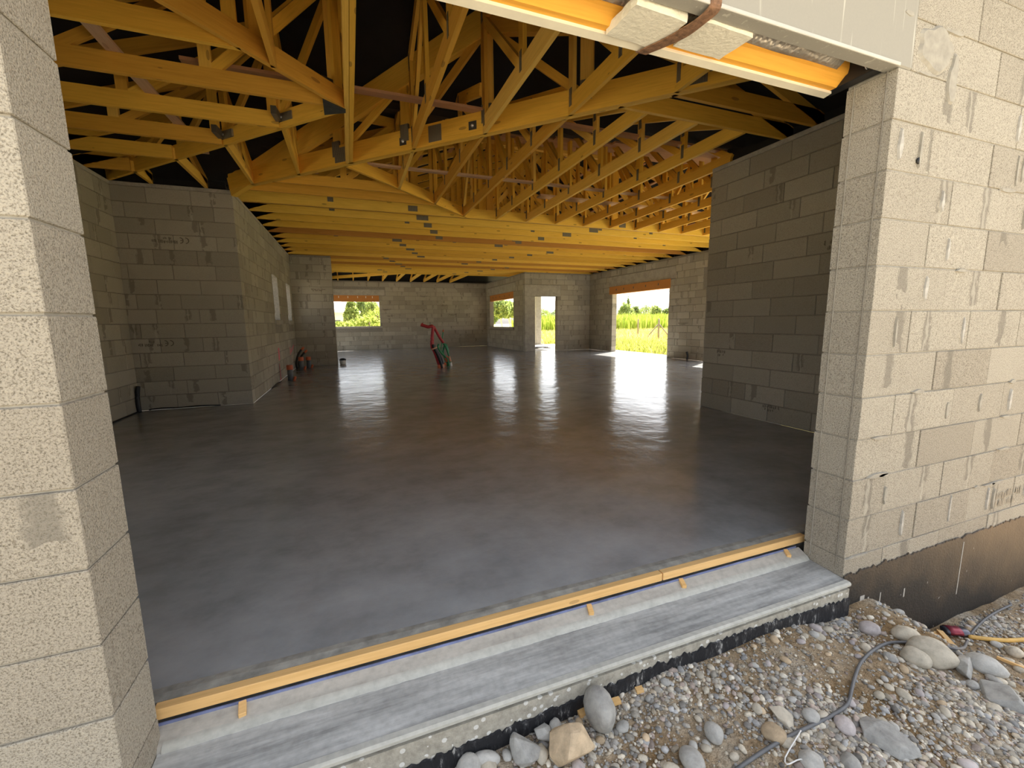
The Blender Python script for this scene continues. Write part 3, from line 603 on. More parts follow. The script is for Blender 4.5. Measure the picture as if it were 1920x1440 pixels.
FAS = [(XA-0.16, XA-0.12, -0.05, YA+0.15), (XA-0.16, XB-0.1, YA+0.12, YA+0.16), (XB-0.16, XB-0.12, YA+0.15, YE+0.15), (XB-0.16, XG+0.16, YE+0.12, YE+0.16), (XG+0.12, XG+0.16, YI-0.15, YE+0.15), (XI+0.1, XG+0.15, YI-0.16, YI-0.12), (XI+0.12, XI+0.16, 0.05, YI-0.1), (XA-0.16, XI+0.16, 0.03, 0.07)]
tag(obj('trim_2', boxes('trim_2', [(a, b, c, d, ZC-0.01, ZC+0.20) for a, b, c, d in FAS]), M_ROOF), 'dark boards closing the eaves above the walls', None, None, 'structure')
# ------------------------------------------------------------------ trusses
def truss(name, label, group, a, b, cat='roof truss', topf=top, ply=1, bd=0.145, td=0.115, panel=1.15, t=0.038, webs=True, plates='main', seed=0, bmat=None, cut=0.0):
    rr = random.Random(seed+hash(name) % 1 + 13)
    A, B = Vector((a[0], a[1], 0)), Vector((b[0], b[1], 0)); u = (B-A).normalized(); L = (B-A).length; n = Vector((-u.y, u.x, 0)); bmat = bmat or M_CHORD
    root = thing(name, label, cat, (A.x, A.y, ZC), group); P = lambda s, z: Vector((A.x+u.x*s, A.y+u.y*s, z))
    for pl in range(ply):
        off = n*((pl-(ply-1)/2)*(t+0.003))
        bc_ = beam('bottom_chord', P(0, ZC+bd/2)+off, P(L, ZC+bd/2)+off, n, t, bd, bmat, root)
    tz = lambda s: topf(A.x+u.x*s, A.y+u.y*s)
    N = max(8, int(L/0.05)); S = [L*i/N for i in range(N+1)]; br = [0.0]
    for i in range(1, N):
        if abs((tz(S[i+1])-tz(S[i]))-(tz(S[i])-tz(S[i-1]))) > 0.0035 and S[i]-br[-1] > 0.25: br.append(S[i])
    if L-br[-1] < 0.25 and len(br) > 1: br.pop()
    br.append(L)
    for p, q in zip(br[:-1], br[1:]):
        zp, zq = tz(p)-td/2, tz(q)-td/2
        if max(zp, zq) < ZC+bd*0.6: continue
        beam('top_chord', P(p, zp), P(q, zq), n, t*(ply if ply > 1 else 1), td, M_WOOD, root)
    if webs:
        k_ = max(1, int(round(L/panel))); s_ = [L*i/k_ for i in range(k_+1)]; mid = max(range(k_+1), key=lambda i: tz(s_[i]))
        for i in range(k_+1):
            h_ = tz(s_[i])-td-ZC-bd
            if h_ > 0.10 and 0 < i < k_ or (h_ > 0.35):
                s0 = min(max(s_[i], 0.05), L-0.05)
                wb = beam('web', P(s0, ZC+bd*0.35), P(s0, tz(s0)-td*0.6), n, t*0.92, 0.085 if ply == 1 else 0.12, M_WOOD, root)
                if plates == 'jack':
                    for zz_ in (ZC+bd*0.9, tz(s0)-td*0.9): beam('nail_plate', P(s0-0.022, zz_), P(s0+0.022, zz_), n, t+0.006, 0.15, M_PLATE, wb)
                elif plates == 'girder':
                    beam('nail_plate', P(s0-0.055, ZC+bd*0.85), P(s0+0.055, ZC+bd*0.85), n, t*ply+0.014, 0.17, M_PLATE, wb)
                elif plates == 'main' and rr.random() < 0.35:
                    beam('nail_plate', P(s0-0.045, ZC+bd*0.8), P(s0+0.045, ZC+bd*0.8), n, t*ply+0.008, 0.09, M_PLATE, wb)
            if i < k_:
                lo_, hi_ = (s_[i], s_[i+1]) if i < mid else (s_[i+1], s_[i])
                h_ = tz(hi_)-td-ZC-bd
                if h_ > 0.25: beam('web', P(lo_, ZC+bd*0.6), P(hi_, tz(hi_)-td*0.7), n, t*0.9, 0.075, M_WOOD, root)
        if plates in ('main', 'girder') and L > 4:
            for s in ((2.6+0.23*(seed % 5), 6.9-0.35*(seed % 6)) if plates == 'main' else (2.0, 3.35, 5.9)):
                ww = rr.choice((0.16, 0.22)); beam('splice_plate', P(s, ZC+bd*0.5), P(s+ww, ZC+bd*0.5), n, t*ply+0.006*ply+0.004, bd*(0.55 if plates == 'main' else 0.75), M_PLATE, bc_)
    return root

# long trusses across the main room
for i in range(17):
    y = 6.62+0.583*i
    truss('roof_truss', f'{ORD[i]} long timber truss across the main room counting back from the opening' if i else 'nearest long doubled truss across the main room, carrying the jack trusses', 'long trusses across the main room', (XB-0.1, y), (XG+0.1, y), ply=2 if i == 0 else 1, bd=0.165, panel=1.34, seed=i)
# valley and hip girder crossing the room on the diagonal
truss('diagonal_girder', 'deep timber girder running diagonally across the near room', None, (-3.62, 6.02), (2.10, 0.30), 'girder', ply=2, bd=0.215, td=0.25, panel=1.05, plates='girder', seed=90, bmat=M_WOOD)
DX = lambda x: 2.4-x      # the diagonal girder, Y at X
# hip girder pieces of the left bay
truss('hip_girder', 'diagonal hip timber from the rear left corner to the dark bracket', None, (-5.0, 6.05), (-2.13, 3.12), 'girder', bd=0.15, panel=0.9, plates='none', seed=91, bmat=M_WOOD)
truss('hip_girder', 'diagonal hip timber from the front left corner to the dark bracket', None, (-5.0, 0.2), (-2.13, 3.08), 'girder', bd=0.15, panel=0.9, plates='none', seed=92, bmat=M_WOOD)
truss('hip_girder', 'diagonal timber from the deep girder to the nearest long truss', None, (-2.13, 4.56), (-0.1, 6.58), 'girder', bd=0.15, panel=0.9, plates='none', seed=93, bmat=M_WOOD)
# joists of the left bay
for i, y in enumerate((0.6, 1.22, 1.83, 2.44, 3.07, 3.69, 4.31, 4.93, 5.55)):
    xe = (1.0-y) if y > 3.1 else (y-5.2)
    truss('hip_joist', f'{ORD[i]} timber joist from the left wall counting from the front', 'joists of the left bay', (-5.1, y), (xe-0.02, y), 'joist', bd=0.14, panel=1.1, plates='none', seed=100+i, bmat=M_WOOD)
for i, (x, y0, y1) in enumerate(((-4.55, 5.55, 6.06), (-3.93, 4.93, 6.06), (-3.3, 4.31, DX(-3.3)), (-2.68, 3.70, DX(-2.68)))):
    truss('jack_rafter', f'{ORD[i]} short timber behind the left hip counting from the left wall', 'short timbers behind the left hip', (x, y0), (x, y1), 'joist', bd=0.12, panel=0.8, plates='none', seed=120+i, bmat=M_WOOD)
for i, x in enumerate((-4.4, -3.8, -3.2, -2.6)):
    truss('jack_rafter', f'{ORD[i]} short timber over the left pier counting from the left wall', 'short timbers over the left pier', (x, 0.1), (x, x+5.2), 'joist', bd=0.12, panel=0.8, plates='none', seed=130+i, bmat=M_WOOD)
# trusses of the near bay, front wall to the diagonal girder
for i, x in enumerate((-2.08, -1.42, -0.80, -0.17, 0.48, 1.08, 1.70)):
    truss('bay_truss', 'doubled near truss carrying the dark bracket' if i == 0 else f'{ORD[i]} near truss from the front wall to the diagonal girder', 'near trusses from the front wall', (x, 0.08), (x, DX(x)-0.03), ply=2 if i == 0 else 1, bd=0.15, panel=0.95, plates='jack', seed=140+i, bmat=M_WOOD)
# jack trusses from the diagonal girder / front eave to the first long truss
def jtop(x, y): return ZC+0.16+SL*max(0.0, min(y-2.25, x+3.63, 7.09-x))
JX = (-1.42, -0.80, -0.17, 0.48, 1.08, 1.70, 2.32, 2.94, 3.56, 4.18, 4.80, 5.42, 6.04, 6.66)
for i, x in enumerate(JX):
    y0 = max(DX(x)+0.04, 2.28) if x < 2.25 else 3.0
    y1 = min(x+6.69, 6.57)
    truss('jack_truss', f'{ORD[i]} jack truss meeting the nearest long truss counting from the left', 'jack trusses', (x, y0), (x, y1), 'roof truss', topf=jtop, bd=0.135, panel=0.85, plates='jack', seed=160+i, bmat=M_WOOD)
for i, (y, xa, xb) in enumerate(((2.25, 0.17, 2.42), (1.93, 0.48, 2.42), (1.3, 1.1, 2.42), (0.68, 1.72, 2.42))):
    truss('eave_joist', f'{ORD[i]} timber from the diagonal girder to the right partition counting forward', 'timbers onto the partition', (xa, y), (xb, y), 'joist', webs=False, bd=0.15, seed=180+i, bmat=M_WOOD)
for i, (y, xa, xb) in enumerate(((5.46, -3.04, -1.25), (5.95, -3.53, -0.77))):
    truss('filler_joist', ('nearer' if i == 0 else 'farther') + ' short cross timber between the deep girder and the small diagonal', 'short cross timbers', (xa, y), (xb, y), 'joist', bd=0.13, panel=1.0, plates='none', seed=190+i, bmat=M_WOOD)
for i in range(9):
    x = -2.55+0.62*i; y0 = max(15.99, 15.85-x)
    truss('hip_joist', f'{ORD[i]} far rafter end over the back wall counting from the left', 'far rafter ends', (x, y0), (x, 19.28), 'joist', bd=0.12, webs=False, seed=200+i, bmat=M_WOOD)
truss('hip_girder', 'far diagonal hip timber over the back left corner', None, (-3.5, 19.3), (-0.1, 15.95), 'girder', bd=0.12, webs=False, seed=94, bmat=M_WOOD)
beam_ = lambda nm, p, q, n, th, dp, m, lb, ct, g=None: tag(beam(nm, p, q, n, th, dp, m), lb, ct, g)
beam_('brace_lath', (-1.95, 4.85, 3.20), (6.9, 4.87, 3.20), (0, 0, 1), 0.025, 0.08, M_LATH, 'long pinkish lath laid across the jack trusses', 'lath')
beam_('brace_lath', (-3.74, 0.9, 3.205), (-3.68, 5.1, 3.205), (0, 0, 1), 0.025, 0.09, M_LATH, 'pinkish lath laid across the left bay joists', 'lath')
for i, (y, x0, x1) in enumerate(((7.5, 1.4, 5.6), (8.4, 0.2, 4.2), (9.3, 2.0, 6.4), (5.6, 0.9, 5.0))):
    beam_('loose_plank', (x0, y, 3.05+0.20), (x1, y+0.1, 3.05+0.20), (0, 0, 1), 0.03, 0.16, M_LATH, f'{ORD[i]} pale plank lying on the trusses counting from the hall' , 'plank', 'planks lying on the trusses')
# dark bracket where the left hips meet, folded hangers and washers
br_ = thing('hip_bracket', 'dark metal bracket where the left hip timbers meet', 'bracket', (-2.12, 3.10, ZC))
obj('bracket_body', mesh('bracket_body', [(-0.17, -0.15, 0), (0.01, -0.02, -0.012), (0.01, 0.02, -0.012), (-0.17, 0.15, 0), (-0.17, -0.15, 0.19), (0.01, -0.02, 0.20), (0.01, 0.02, 0.20), (-0.17, 0.15, 0.19)], BF), M_BRKT, br_, Matrix.Translation((-2.12, 3.10, ZC-0.004)))
hg = []
for (x, y) in ((-2.71, 3.72), (-3.33, 4.34)):
    h_ = thing('hanger_bracket', 'dark folded hanger on the left hip, ' + ('nearer the dark bracket' if y < 4 else 'farther from the dark bracket'), 'bracket', (x, y, ZC), 'folded hangers')
    for q, nn2 in (((x+0.14, y-0.14), (0.707, 0.707, 0)), ((x-0.02, y-0.20), (1, 0, 0))):
        M_, L_ = frame((x, y-0.02, ZC+0.085), (q[0], q[1]-0.02, ZC+0.085), nn2)
        obj('hanger_leg', boxes('hanger_leg', [(0, L_, -0.024, 0.024, -0.035, 0.035)]), M_PLATE, h_, M_)
    obj('washer', lathe('washer', [(0.013, 0), (0.013, 0.006), (0.006, 0.012)], 10), M_STEEL, h_, Matrix.Translation((x+0.03, y-0.075, ZC+0.085)) @ Matrix.Rotation(math.pi/2, 4, 'X'))
for i, x in enumerate((-1.42, -0.80, 0.95)):
    y = DX(x)-0.055; wn = thing('washer_plate', f'small dark plate with a shiny bolt on the deep diagonal girder, {ORD[i]} from the left', 'bracket', (x-0.1, y+0.1, ZC+0.1), 'bolted plates on the girder')
    Mw = Matrix.Translation((x-0.10, y+0.10, ZC+0.10)) @ Matrix.Rotation(-math.pi/4, 4, 'Z')
    obj('plate', boxes('plate', [(-0.045, 0.045, -0.004, 0.0, -0.04, 0.04)]), M_BRKT, wn, Mw)
    obj('bolt', lathe('bolt', [(0.018, 0), (0.018, 0.004), (0.009, 0.006), (0.009, 0.016)], 10), M_STEEL, wn, Mw @ Matrix.Translation((0, -0.004, 0)) @ Matrix.Rotation(math.pi/2, 4, 'X'))

# ------------------------------------------------------------------ pipes and conduits
def pipe(x, y, h, lb):
    t_ = thing('floor_pipe', lb, 'pipe', (x, y, 0), 'grey pipes with orange caps')
    T = Matrix.Translation((x, y, 0))
    obj('pipe', lathe('pipe', [(0.055, 0), (0.055, h*0.72), (0.052, h*0.72)], 18), M_GPIPE, t_, T)
    obj('cap', lathe('cap', [(0.060, h*0.70), (0.063, h*0.72), (0.063, h*0.96), (0.058, h), (0.03, h*0.995)], 18), M_ORAN, t_, T)
    obj('stub', tube('stub', [(x+0.06, y-0.02, -0.01), (x+0.085, y-0.03, 0.05), (x+0.09, y-0.035, 0.085)], 0.026, 10, 3), M_ORAN, t_)
pipe(-3.43, 8.72, 0.33, 'grey floor pipe with orange cap, nearest along the narrow-window wall')
pipe(-3.44, 11.05, 0.33, 'grey floor pipe with orange cap, middle one near the wall corner')
pipe(-3.30, 11.45, 0.30, 'grey floor pipe with orange cap, closest to the wall corner')
cb = thing('conduit_stub', 'pair of bent black conduits with pink tips in the wall corner', 'conduit', (-3.55, 11.3, 0))
for i, dx in enumerate((0, 0.07)):
    obj('conduit', tube('conduit', [(-3.56+dx, 11.2, 0.0), (-3.58+dx, 11.25, 0.16), (-3.53+dx, 11.35, 0.36-0.05*i), (-3.45+dx, 11.45, 0.50-0.08*i)], 0.028, 10, 5), M_BLACK, cb)
    obj('tip', tube('tip', [(-3.455+dx, 11.44, 0.49-0.08*i), (-3.40+dx, 11.5, 0.55-0.08*i)], 0.03, 10, 2), M_ORAN, cb)
tag(obj('conduit_stub', tube('conduit_stub', [(-4.97, 5.93, 0.0), (-4.975, 5.93, 0.12), (-4.97, 5.94, 0.26), (-4.955, 5.945, 0.36)], 0.026, 10, 5), M_BLACK), 'black conduit stub standing in the left rear corner', 'conduit')
tag(obj('conduit_stub', tube('conduit_stub', [(7.0, 8.58, 0.0), (7.02, 8.58, 0.12), (7.0, 8.6, 0.24)], 0.03, 10, 5), M_BLACK), 'short black conduit stub at the foot of the right wall', 'conduit')
bk = thing('mortar_tub', 'small white tub with a dark lid at the end of the return wall', 'tub', (-2.45, 12.12, 0))
obj('tub', lathe('tub', [(0.07, 0.0), (0.085, 0.02), (0.09, 0.12), (0.08, 0.13)], 16), M_WHITE, bk, Matrix.Translation((-2.45, 12.12, 0)))
obj('lid', lathe('lid', [(0.092, 0.12), (0.095, 0.14), (0.07, 0.165), (0.02, 0.18)], 16), M_BLACK, bk, Matrix.Translation((-2.45, 12.12, 0)))
# standing bundle of conduits in mid room
rb = thing('conduit_bundle', 'taped bundle of red and black conduits rising from the floor', 'conduit', (0.0, 9.72, 0))
def cd(par, mat, pts, r, nm='conduit'): return obj(nm, tube(nm, pts, r, 9, 6, 0.06), mat, par)
cd(rb, M_RED, [(-0.0320, 9.7500, -0.0018), (-0.0947, 9.7500, 0.1967), (-0.1833, 9.7500, 0.4219), (-0.2525, 9.7500, 0.5893), (-0.2371, 9.7500, 0.8076), (-0.2081, 9.7500, 1.0246), (-0.2262, 9.7500, 1.0859), (-0.3222, 9.7500, 1.0670), (-0.4157, 9.7500, 1.0954), (-0.5086, 9.7500, 1.1236)], 0.040)
cd(rb, M_RED, [(-0.0484, 9.8100, -0.0068), (-0.1230, 9.8100, 0.2489), (-0.1974, 9.8100, 0.4880), (-0.2187, 9.8000, 0.6959), (-0.1956, 9.7900, 1.0512), (-0.1400, 9.7900, 0.9957), (-0.0365, 9.7900, 0.8016), (0.0627, 9.7900, 0.6470)], 0.036)
for i, (ex, ey, ez) in enumerate(((-0.4940, 9.7500, 1.1502), (-0.5067, 9.7700, 1.0966), (-0.4601, 9.7900, 1.1699))):
    cd(rb, M_RED, [(-0.3890, 9.7500+0.02*i, 1.0883), (-0.4421, 9.7500+0.02*i, 1.1092), (ex, ey, ez)], 0.016, 'frayed_end')
cd(rb, M_BLACK, [(-0.0120, 9.7100, 0.0011), (-0.0607, 9.7100, 0.1984), (-0.1366, 9.7100, 0.3951), (-0.2133, 9.7100, 0.5489), (-0.2226, 9.7200, 0.6171)], 0.038)
cd(rb, M_BLACK, [(0.0302, 9.7800, -0.0078), (0.0091, 9.7800, 0.1898), (-0.0688, 9.7800, 0.3603), (-0.1603, 9.7800, 0.5160), (-0.1847, 9.7800, 0.5995)], 0.034)
obj('tape_band', tube('tape_band', [(-0.2791, 9.7000, 0.4900), (-0.2240, 9.6600, 0.5109), (-0.1327, 9.7000, 0.5468)], 0.018, 8, 4), M_PALEO, rb)
for i, (a, b) in enumerate((((-0.0887, 9.7300, 0.0867), (-0.0719, 9.7300, -0.0258)), ((0.0026, 9.7300, 0.0964), (0.0030, 9.7300, -0.0857)))):
    obj('sleeve', tube('sleeve', [Vector(a), Vector(b)], 0.05, 10, 2), M_PALEO if i else M_ORAN, rb)
gb = thing('conduit_bundle', 'bundle of green conduits beside the red conduits', 'conduit', (0.33, 10.3, 0))
GREEN = (((0.3472, 10.2500, -0.0691), (0.3243, 10.2500, 0.1383), (0.2720, 10.2500, 0.3455), (0.2055, 10.2500, 0.5514), (0.1486, 10.2500, 0.5965)), ((0.2808, 10.1500, -0.0561), (0.2299, 10.1500, 0.1795), (0.1600, 10.1500, 0.2693), (0.0481, 10.1500, 0.3889), (-0.0186, 10.1500, 0.5345), (0.0127, 10.1500, 0.6049)),
            ((0.2697, 10.3000, -0.0405), (0.2185, 10.3000, 0.1977), (0.1489, 10.3000, 0.3176), (0.1698, 10.3000, 0.4919), (0.2317, 10.3000, 0.5773), (0.2986, 10.3000, 0.3706)), ((0.2198, 10.2000, 0.0007), (0.1411, 10.2000, 0.2665), (0.0750, 10.2000, 0.4570), (0.1119, 10.2000, 0.6716), (0.1233, 10.2000, 0.7860), (0.1473, 10.2000, 0.9285)))
for pts in GREEN:
    cd(gb, M_GREEN, pts, 0.014 if pts is GREEN[3] else 0.026)
obj('tip', tube('tip', [(0.1441, 10.2000, 0.9214), (0.1577, 10.2000, 0.9782)], 0.02, 8, 2), M_ORAN, gb)
for a, b, m_ in (((0.1933, 10.1700, 0.2666), (0.2175, 10.1700, 0.1203), M_ORAN), ((0.2739, 10.1700, 0.2634), (0.3058, 10.1700, 0.1164), M_PALEO), ((0.3122, 10.1700, 0.0869), (0.3290, 10.1700, -0.0751), M_WHITE), ((0.1579, 10.1700, 0.0938), (0.1627, 10.1700, 0.0208), M_ORAN)):
    obj('sleeve', tube('sleeve', [Vector(a), Vector(b)], 0.042, 10, 2), m_, gb)

# ------------------------------------------------------------------ ground in front
def sst(a, b, v):
    t_ = min(1, max(0, (v-a)/(b-a))); return t_*t_*(3-2*t_)
def gz(x, y):
    e = 0.12+0.12*noise.noise(Vector((y*2.5, 1.3, 0)))+0.10*(-y)
    z = -0.225-0.055*sst(-1.0, -2.2, x)-0.03*sst(0, -0.8, y)-0.04*sst(-0.45, 0.05, x)+0.02*math.exp(-((x+0.66)/0.3)**2)*sst(-0.4, 0, y)
    z -= 0.345*sst(e, e+0.62, x)
    z += 0.022*noise.noise(Vector((x*3.1, y*3.1, 0)))+0.010*noise.noise(Vector((x*9, y*9, 3)))
    k_ = max(sst(2.6, 3.9, x), sst(-3.0, -4.0, x), sst(-1.6, -2.6, y))
    return z*(1-k_)-0.32*k_
xs = np.linspace(-4.0, 4.0, 161); ys = np.linspace(-2.7, 0.06, 61); V = [(x, y, gz(x, y)) for x in xs for y in ys]
F = [(i*61+j, (i+1)*61+j, (i+1)*61+j+1, i*61+j+1) for i in range(160) for j in range(60)]
tag(obj('ground_gravel', mesh('ground_gravel', V, F, True), M_SOIL), 'gravelly brown soil outside the opening', None, None, 'structure')
tag(obj('ground_yard', boxes('ground_yard', [(-90, -4, -90, 0, -1.4, -0.32), (4, 90, -90, 0, -1.4, -0.32), (-4, 4, -90, -2.7, -1.4, -0.32), (-24, XA-0.25, 0, 19.9, -1.4, -0.3), (XA-0.25, XB-0.25, 6.3, 19.9, -1.4, -0.3)]), M_DIRT), 'sandy building yard around the house', None, None, 'structure')
tag(obj('ground_field', boxes('ground_field', [(-160, -24, 0, 300, -1.4, -0.3), (-24, XB-0.25, 19.9, 300, -1.4, -0.3), (XB-0.25, XG+1.2, 19.9, 300, -1.4, -0.3), (XG+1.2, 300, 0, 300, -1.4, -0.3), (2.5, XG+1.2, 0, 2.9, -1.4, -0.32)]), M_FIELD), 'dry grassy field behind the house', None, None, 'structure')
tag(obj('ground_terrace', boxes('ground_terrace', [(XG+0.2, XG+1.2, 2.9, 19.9, -0.5, -0.06), (XF+0.2, XG+0.2, YF+0.2, 19.9, -0.5, -0.03), (XB-0.2, XF+0.2, YE+0.2, 19.9, -0.5, -0.1)]), M_CONC), 'pale concrete terrace slab beyond the doorway', None, None, 'structure')

# pebbles: small ones are one mass, the larger ones are single stones
def ico(sub_):
    bm = bmesh.new(); bmesh.ops.create_icosphere(bm, subdivisions=sub_, radius=1.0); V = np.array([v.co[:] for v in bm.verts]); F = np.array([[v.index for v in f.verts] for f in bm.faces]); bm.free(); return V, F
def vis(x, y): return y < 0.0 and (x-(-2.2)) > 0.0 and x < 2.0 and y > -1.0+0.28*max(0, x)*0 and (y > -0.16-0.42*(x+2.15))
PALN = np.array([(0.42, 0.385, 0.32), (0.52, 0.465, 0.365), (0.33, 0.31, 0.275), (0.44, 0.375, 0.28), (0.60, 0.55, 0.45), (0.26, 0.245, 0.22), (0.40, 0.33, 0.28), (0.36, 0.355, 0.34)])
def pebbles(n, rmin, rmax, sub_, power):
    Vi, Fi = ico(sub_); VV, FF, CC = [], [], []; c = 0
    while c < n:
        x, y = RNG.uniform(-2.3, 2.1), RNG.uniform(-1.05, -0.045)
        dens = 0.50+1.7*noise.noise(Vector((x*2.2, y*2.2, 7.0)))-0.55*sst(0.55, 0.9, x)
        if not vis(x, y) or RNG.random() > max(0.10, dens): continue
        r = rmin+(rmax-rmin)*RNG.random()**power; s = np.array([r*RNG.uniform(0.9, 1.5), r*RNG.uniform(0.75, 1.1), r*RNG.uniform(0.45, 0.8)])
        v = Vi*s*(1+0.16*RNG.standard_normal((len(Vi), 1))*0.6); a = RNG.uniform(0, 6.28); ca, sa = math.cos(a), math.sin(a)
        v = np.stack([v[:, 0]*ca-v[:, 1]*sa, v[:, 0]*sa+v[:, 1]*ca, v[:, 2]], 1)+np.array([x, y, gz(x, y)+s[2]*0.25])
        FF.append(Fi+c*len(Vi)); VV.append(v); CC.append(np.repeat((PALN[RNG.integers(len(PALN))]*RNG.uniform(0.62, 1.45))[None], len(Vi), 0)); c += 1
    return np.vstack(VV), np.vstack(FF), np.vstack(CC)
V1, F1, C1 = pebbles(16000, 0.0030, 0.0075, 1, 2.0); V2_, F2, C2 = pebbles(4200, 0.007, 0.0135, 2, 1.8)
tag(obj('gravel', npmesh('gravel', np.vstack([V1, V2_]), np.vstack([F1, F2+len(V1)]), True, np.clip(np.vstack([C1, C2]), 0, 1)), M_PEB), 'loose mass of small mixed gravel outside the opening', 'gravel', None, 'stuff')
def rock_mesh(nm, sx, sy, sz, angular, seed, cuts=2):
    rr = random.Random(seed); bm = bmesh.new()
    if angular:
        for _ in range(16):
            v = Vector((rr.gauss(0, 1), rr.gauss(0, 1), rr.gauss(0, 1))).normalized(); bm.verts.new((v.x*sx, v.y*sy, v.z*sz))
        r_ = bmesh.ops.convex_hull(bm, input=bm.verts[:]); bmesh.ops.delete(bm, geom=[g for g in r_['geom_interior'] if isinstance(g, bmesh.types.BMVert)], context='VERTS')
        bmesh.ops.bevel(bm, geom=bm.edges[:], offset=min(sx, sy, sz)*0.10, segments=2, affect='EDGES', profile=0.6)
        bmesh.ops.triangulate(bm, faces=bm.faces[:]); bmesh.ops.subdivide_edges(bm, edges=[e for e in bm.edges if e.calc_length() > 0.35*min(sx, sy)], cuts=1)
        for v in bm.verts: v.co *= 1+0.05*noise.noise(v.co*28+Vector((seed, 0, 0)))
    else:
        bmesh.ops.create_icosphere(bm, subdivisions=cuts, radius=1.0)
        for v in bm.verts:
            k_ = 1+0.16*noise.noise(v.co*1.1+Vector((seed*3.1, 0, 0)))+0.05*noise.noise(v.co*3+Vector((0, seed*1.7, 0))); v.co = Vector((v.co.x*sx*k_, v.co.y*sy*k_, v.co.z*sz*k_))
    me = bpy.data.meshes.new(nm); bm.to_mesh(me); bm.free()
    me.polygons.foreach_set('use_smooth', [not angular]*len(me.polygons)); return me
def rock(x, y, sx, sy, mat, lb, ang, seed, rot=0.0, flat=0.5, sink=0.25):
    sz = flat*(sx+sy)/2*1.5
    tag(obj('rock' if ang else 'stone', rock_mesh('stone', sx*1.05, sy, sz, ang, seed, 3), mat, None, Matrix.Translation((x, y, gz(x, y)+sz*(1-2*sink))) @ Matrix.Rotation(rot-0.36, 4, 'Z')), lb, 'stone')
rock(-1.448, -0.102, 0.0476, 0.0723, M_SGREY, 'smooth rounded grey stone standing against the black coating', False, 11, 0.3, 0.75, 0.1)
rock(-1.733, -0.092, 0.0505, 0.0706, M_SCON, 'angular rough grey rock near the bottom edge of view', True, 2, 0.2, 0.6)
rock(-1.596, -0.165, 0.0779, 0.0814, M_STAN, 'large tan angular rock near the bottom edge of view', True, 5, 0.5, 0.6)
rock(-1.658, -0.072, 0.0333, 0.0340, M_SCON, 'small rough grey rock between the grey and tan rocks', True, 8)
rock(-1.607, -0.068, 0.0208, 0.0305, M_SGREY, 'small smooth grey egg-shaped stone above the tan rock', False, 4, 0, 0.7)
rock(-1.686, -0.124, 0.0196, 0.0327, M_SBUF, 'narrow buff pebble wedged between grey and tan rocks', False, 9)
rock(-1.924, -0.074, 0.0401, 0.0401, M_SGREY, 'light grey boulder cut by the bottom edge of view', False, 6, 0.2, 0.6)
rock(-1.861, -0.081, 0.0263, 0.0303, M_SBUF, 'pale buff stone beside the light grey boulder', False, 16)
rock(-1.865, -0.066, 0.0469, 0.0270, M_SGREY, 'grey stone lying against the coating left of the rocks', False, 17)
rock(-0.571, -0.512, 0.0835, 0.0772, M_SCON, 'long flat slab of broken grey concrete in the gravel', True, 21, -0.7, 0.22)
rock(-0.841, -0.325, 0.0363, 0.0527, M_SBUF, 'flat pointed brownish stone left of the grey cable', True, 23, 0.4, 0.25)
rock(-0.926, -0.367, 0.0383, 0.0378, M_STAN, 'tan flat stone beside the grey cable', False, 24, 0, 0.35)
rock(-1.251, -0.332, 0.0362, 0.0397, M_SGREY, 'smooth light grey stone at the bottom middle of the gravel', False, 25, 0, 0.5)
rock(-1.119, -0.294, 0.0274, 0.0378, M_SGREY, 'smooth grey stone above the bottom middle stone', False, 26, 0, 0.5)
rock(-0.662, -0.429, 0.0281, 0.0344, M_SMAU, 'mauve grey stone just below the bend of the cable', False, 27, 0, 0.5)
rock(-0.743, -0.367, 0.0267, 0.0285, M_SGREY, 'bluish grey stone above the straight run of the cable', False, 28)
rock(0.045, -0.341, 0.0801, 0.0658, M_SBUF, 'largest pale boulder on the shoulder of the gravel bank', False, 31, -0.5, 0.5)
rock(-0.046, -0.332, 0.0497, 0.0467, M_SBUF, 'buff stone left of the largest bank boulder', False, 32, -0.4, 0.5)
rock(0.082, -0.238, 0.0533, 0.0418, M_SBUF, 'buff stone below the tar-coated wall', False, 33, -0.4, 0.5)
rock(-0.031, -0.151, 0.0420, 0.0370, M_SMAU, 'rounded brownish stone close to the sill corner', False, 34)
rock(0.107, -0.430, 0.0376, 0.0661, M_SGREY, 'pale pointed stone on the bank under the cable end', True, 35, -0.7, 0.5)
rock(0.194, -0.451, 0.0601, 0.0435, M_SGREY, 'whitish stone on the bank beside the pointed stone', False, 36, -0.7, 0.5)
rock(0.072, -0.557, 0.0923, 0.0708, M_SCON, 'broad grey slab of rock at the right edge of view', True, 37, -0.7, 0.3)
rock(1.011, -0.275, 0.0371, 0.0328, M_SBUF, 'lone pale stone in the ditch at the right edge', False, 38)
rock(-0.778, -0.520, 0.0257, 0.0335, M_SGREY, 'grey oval stone at the bottom edge below the slab', False, 39)
rock(-0.898, -0.474, 0.0343, 0.0355, M_SGREY, 'grey oval stone at the bottom edge beside the white tie', False, 40)
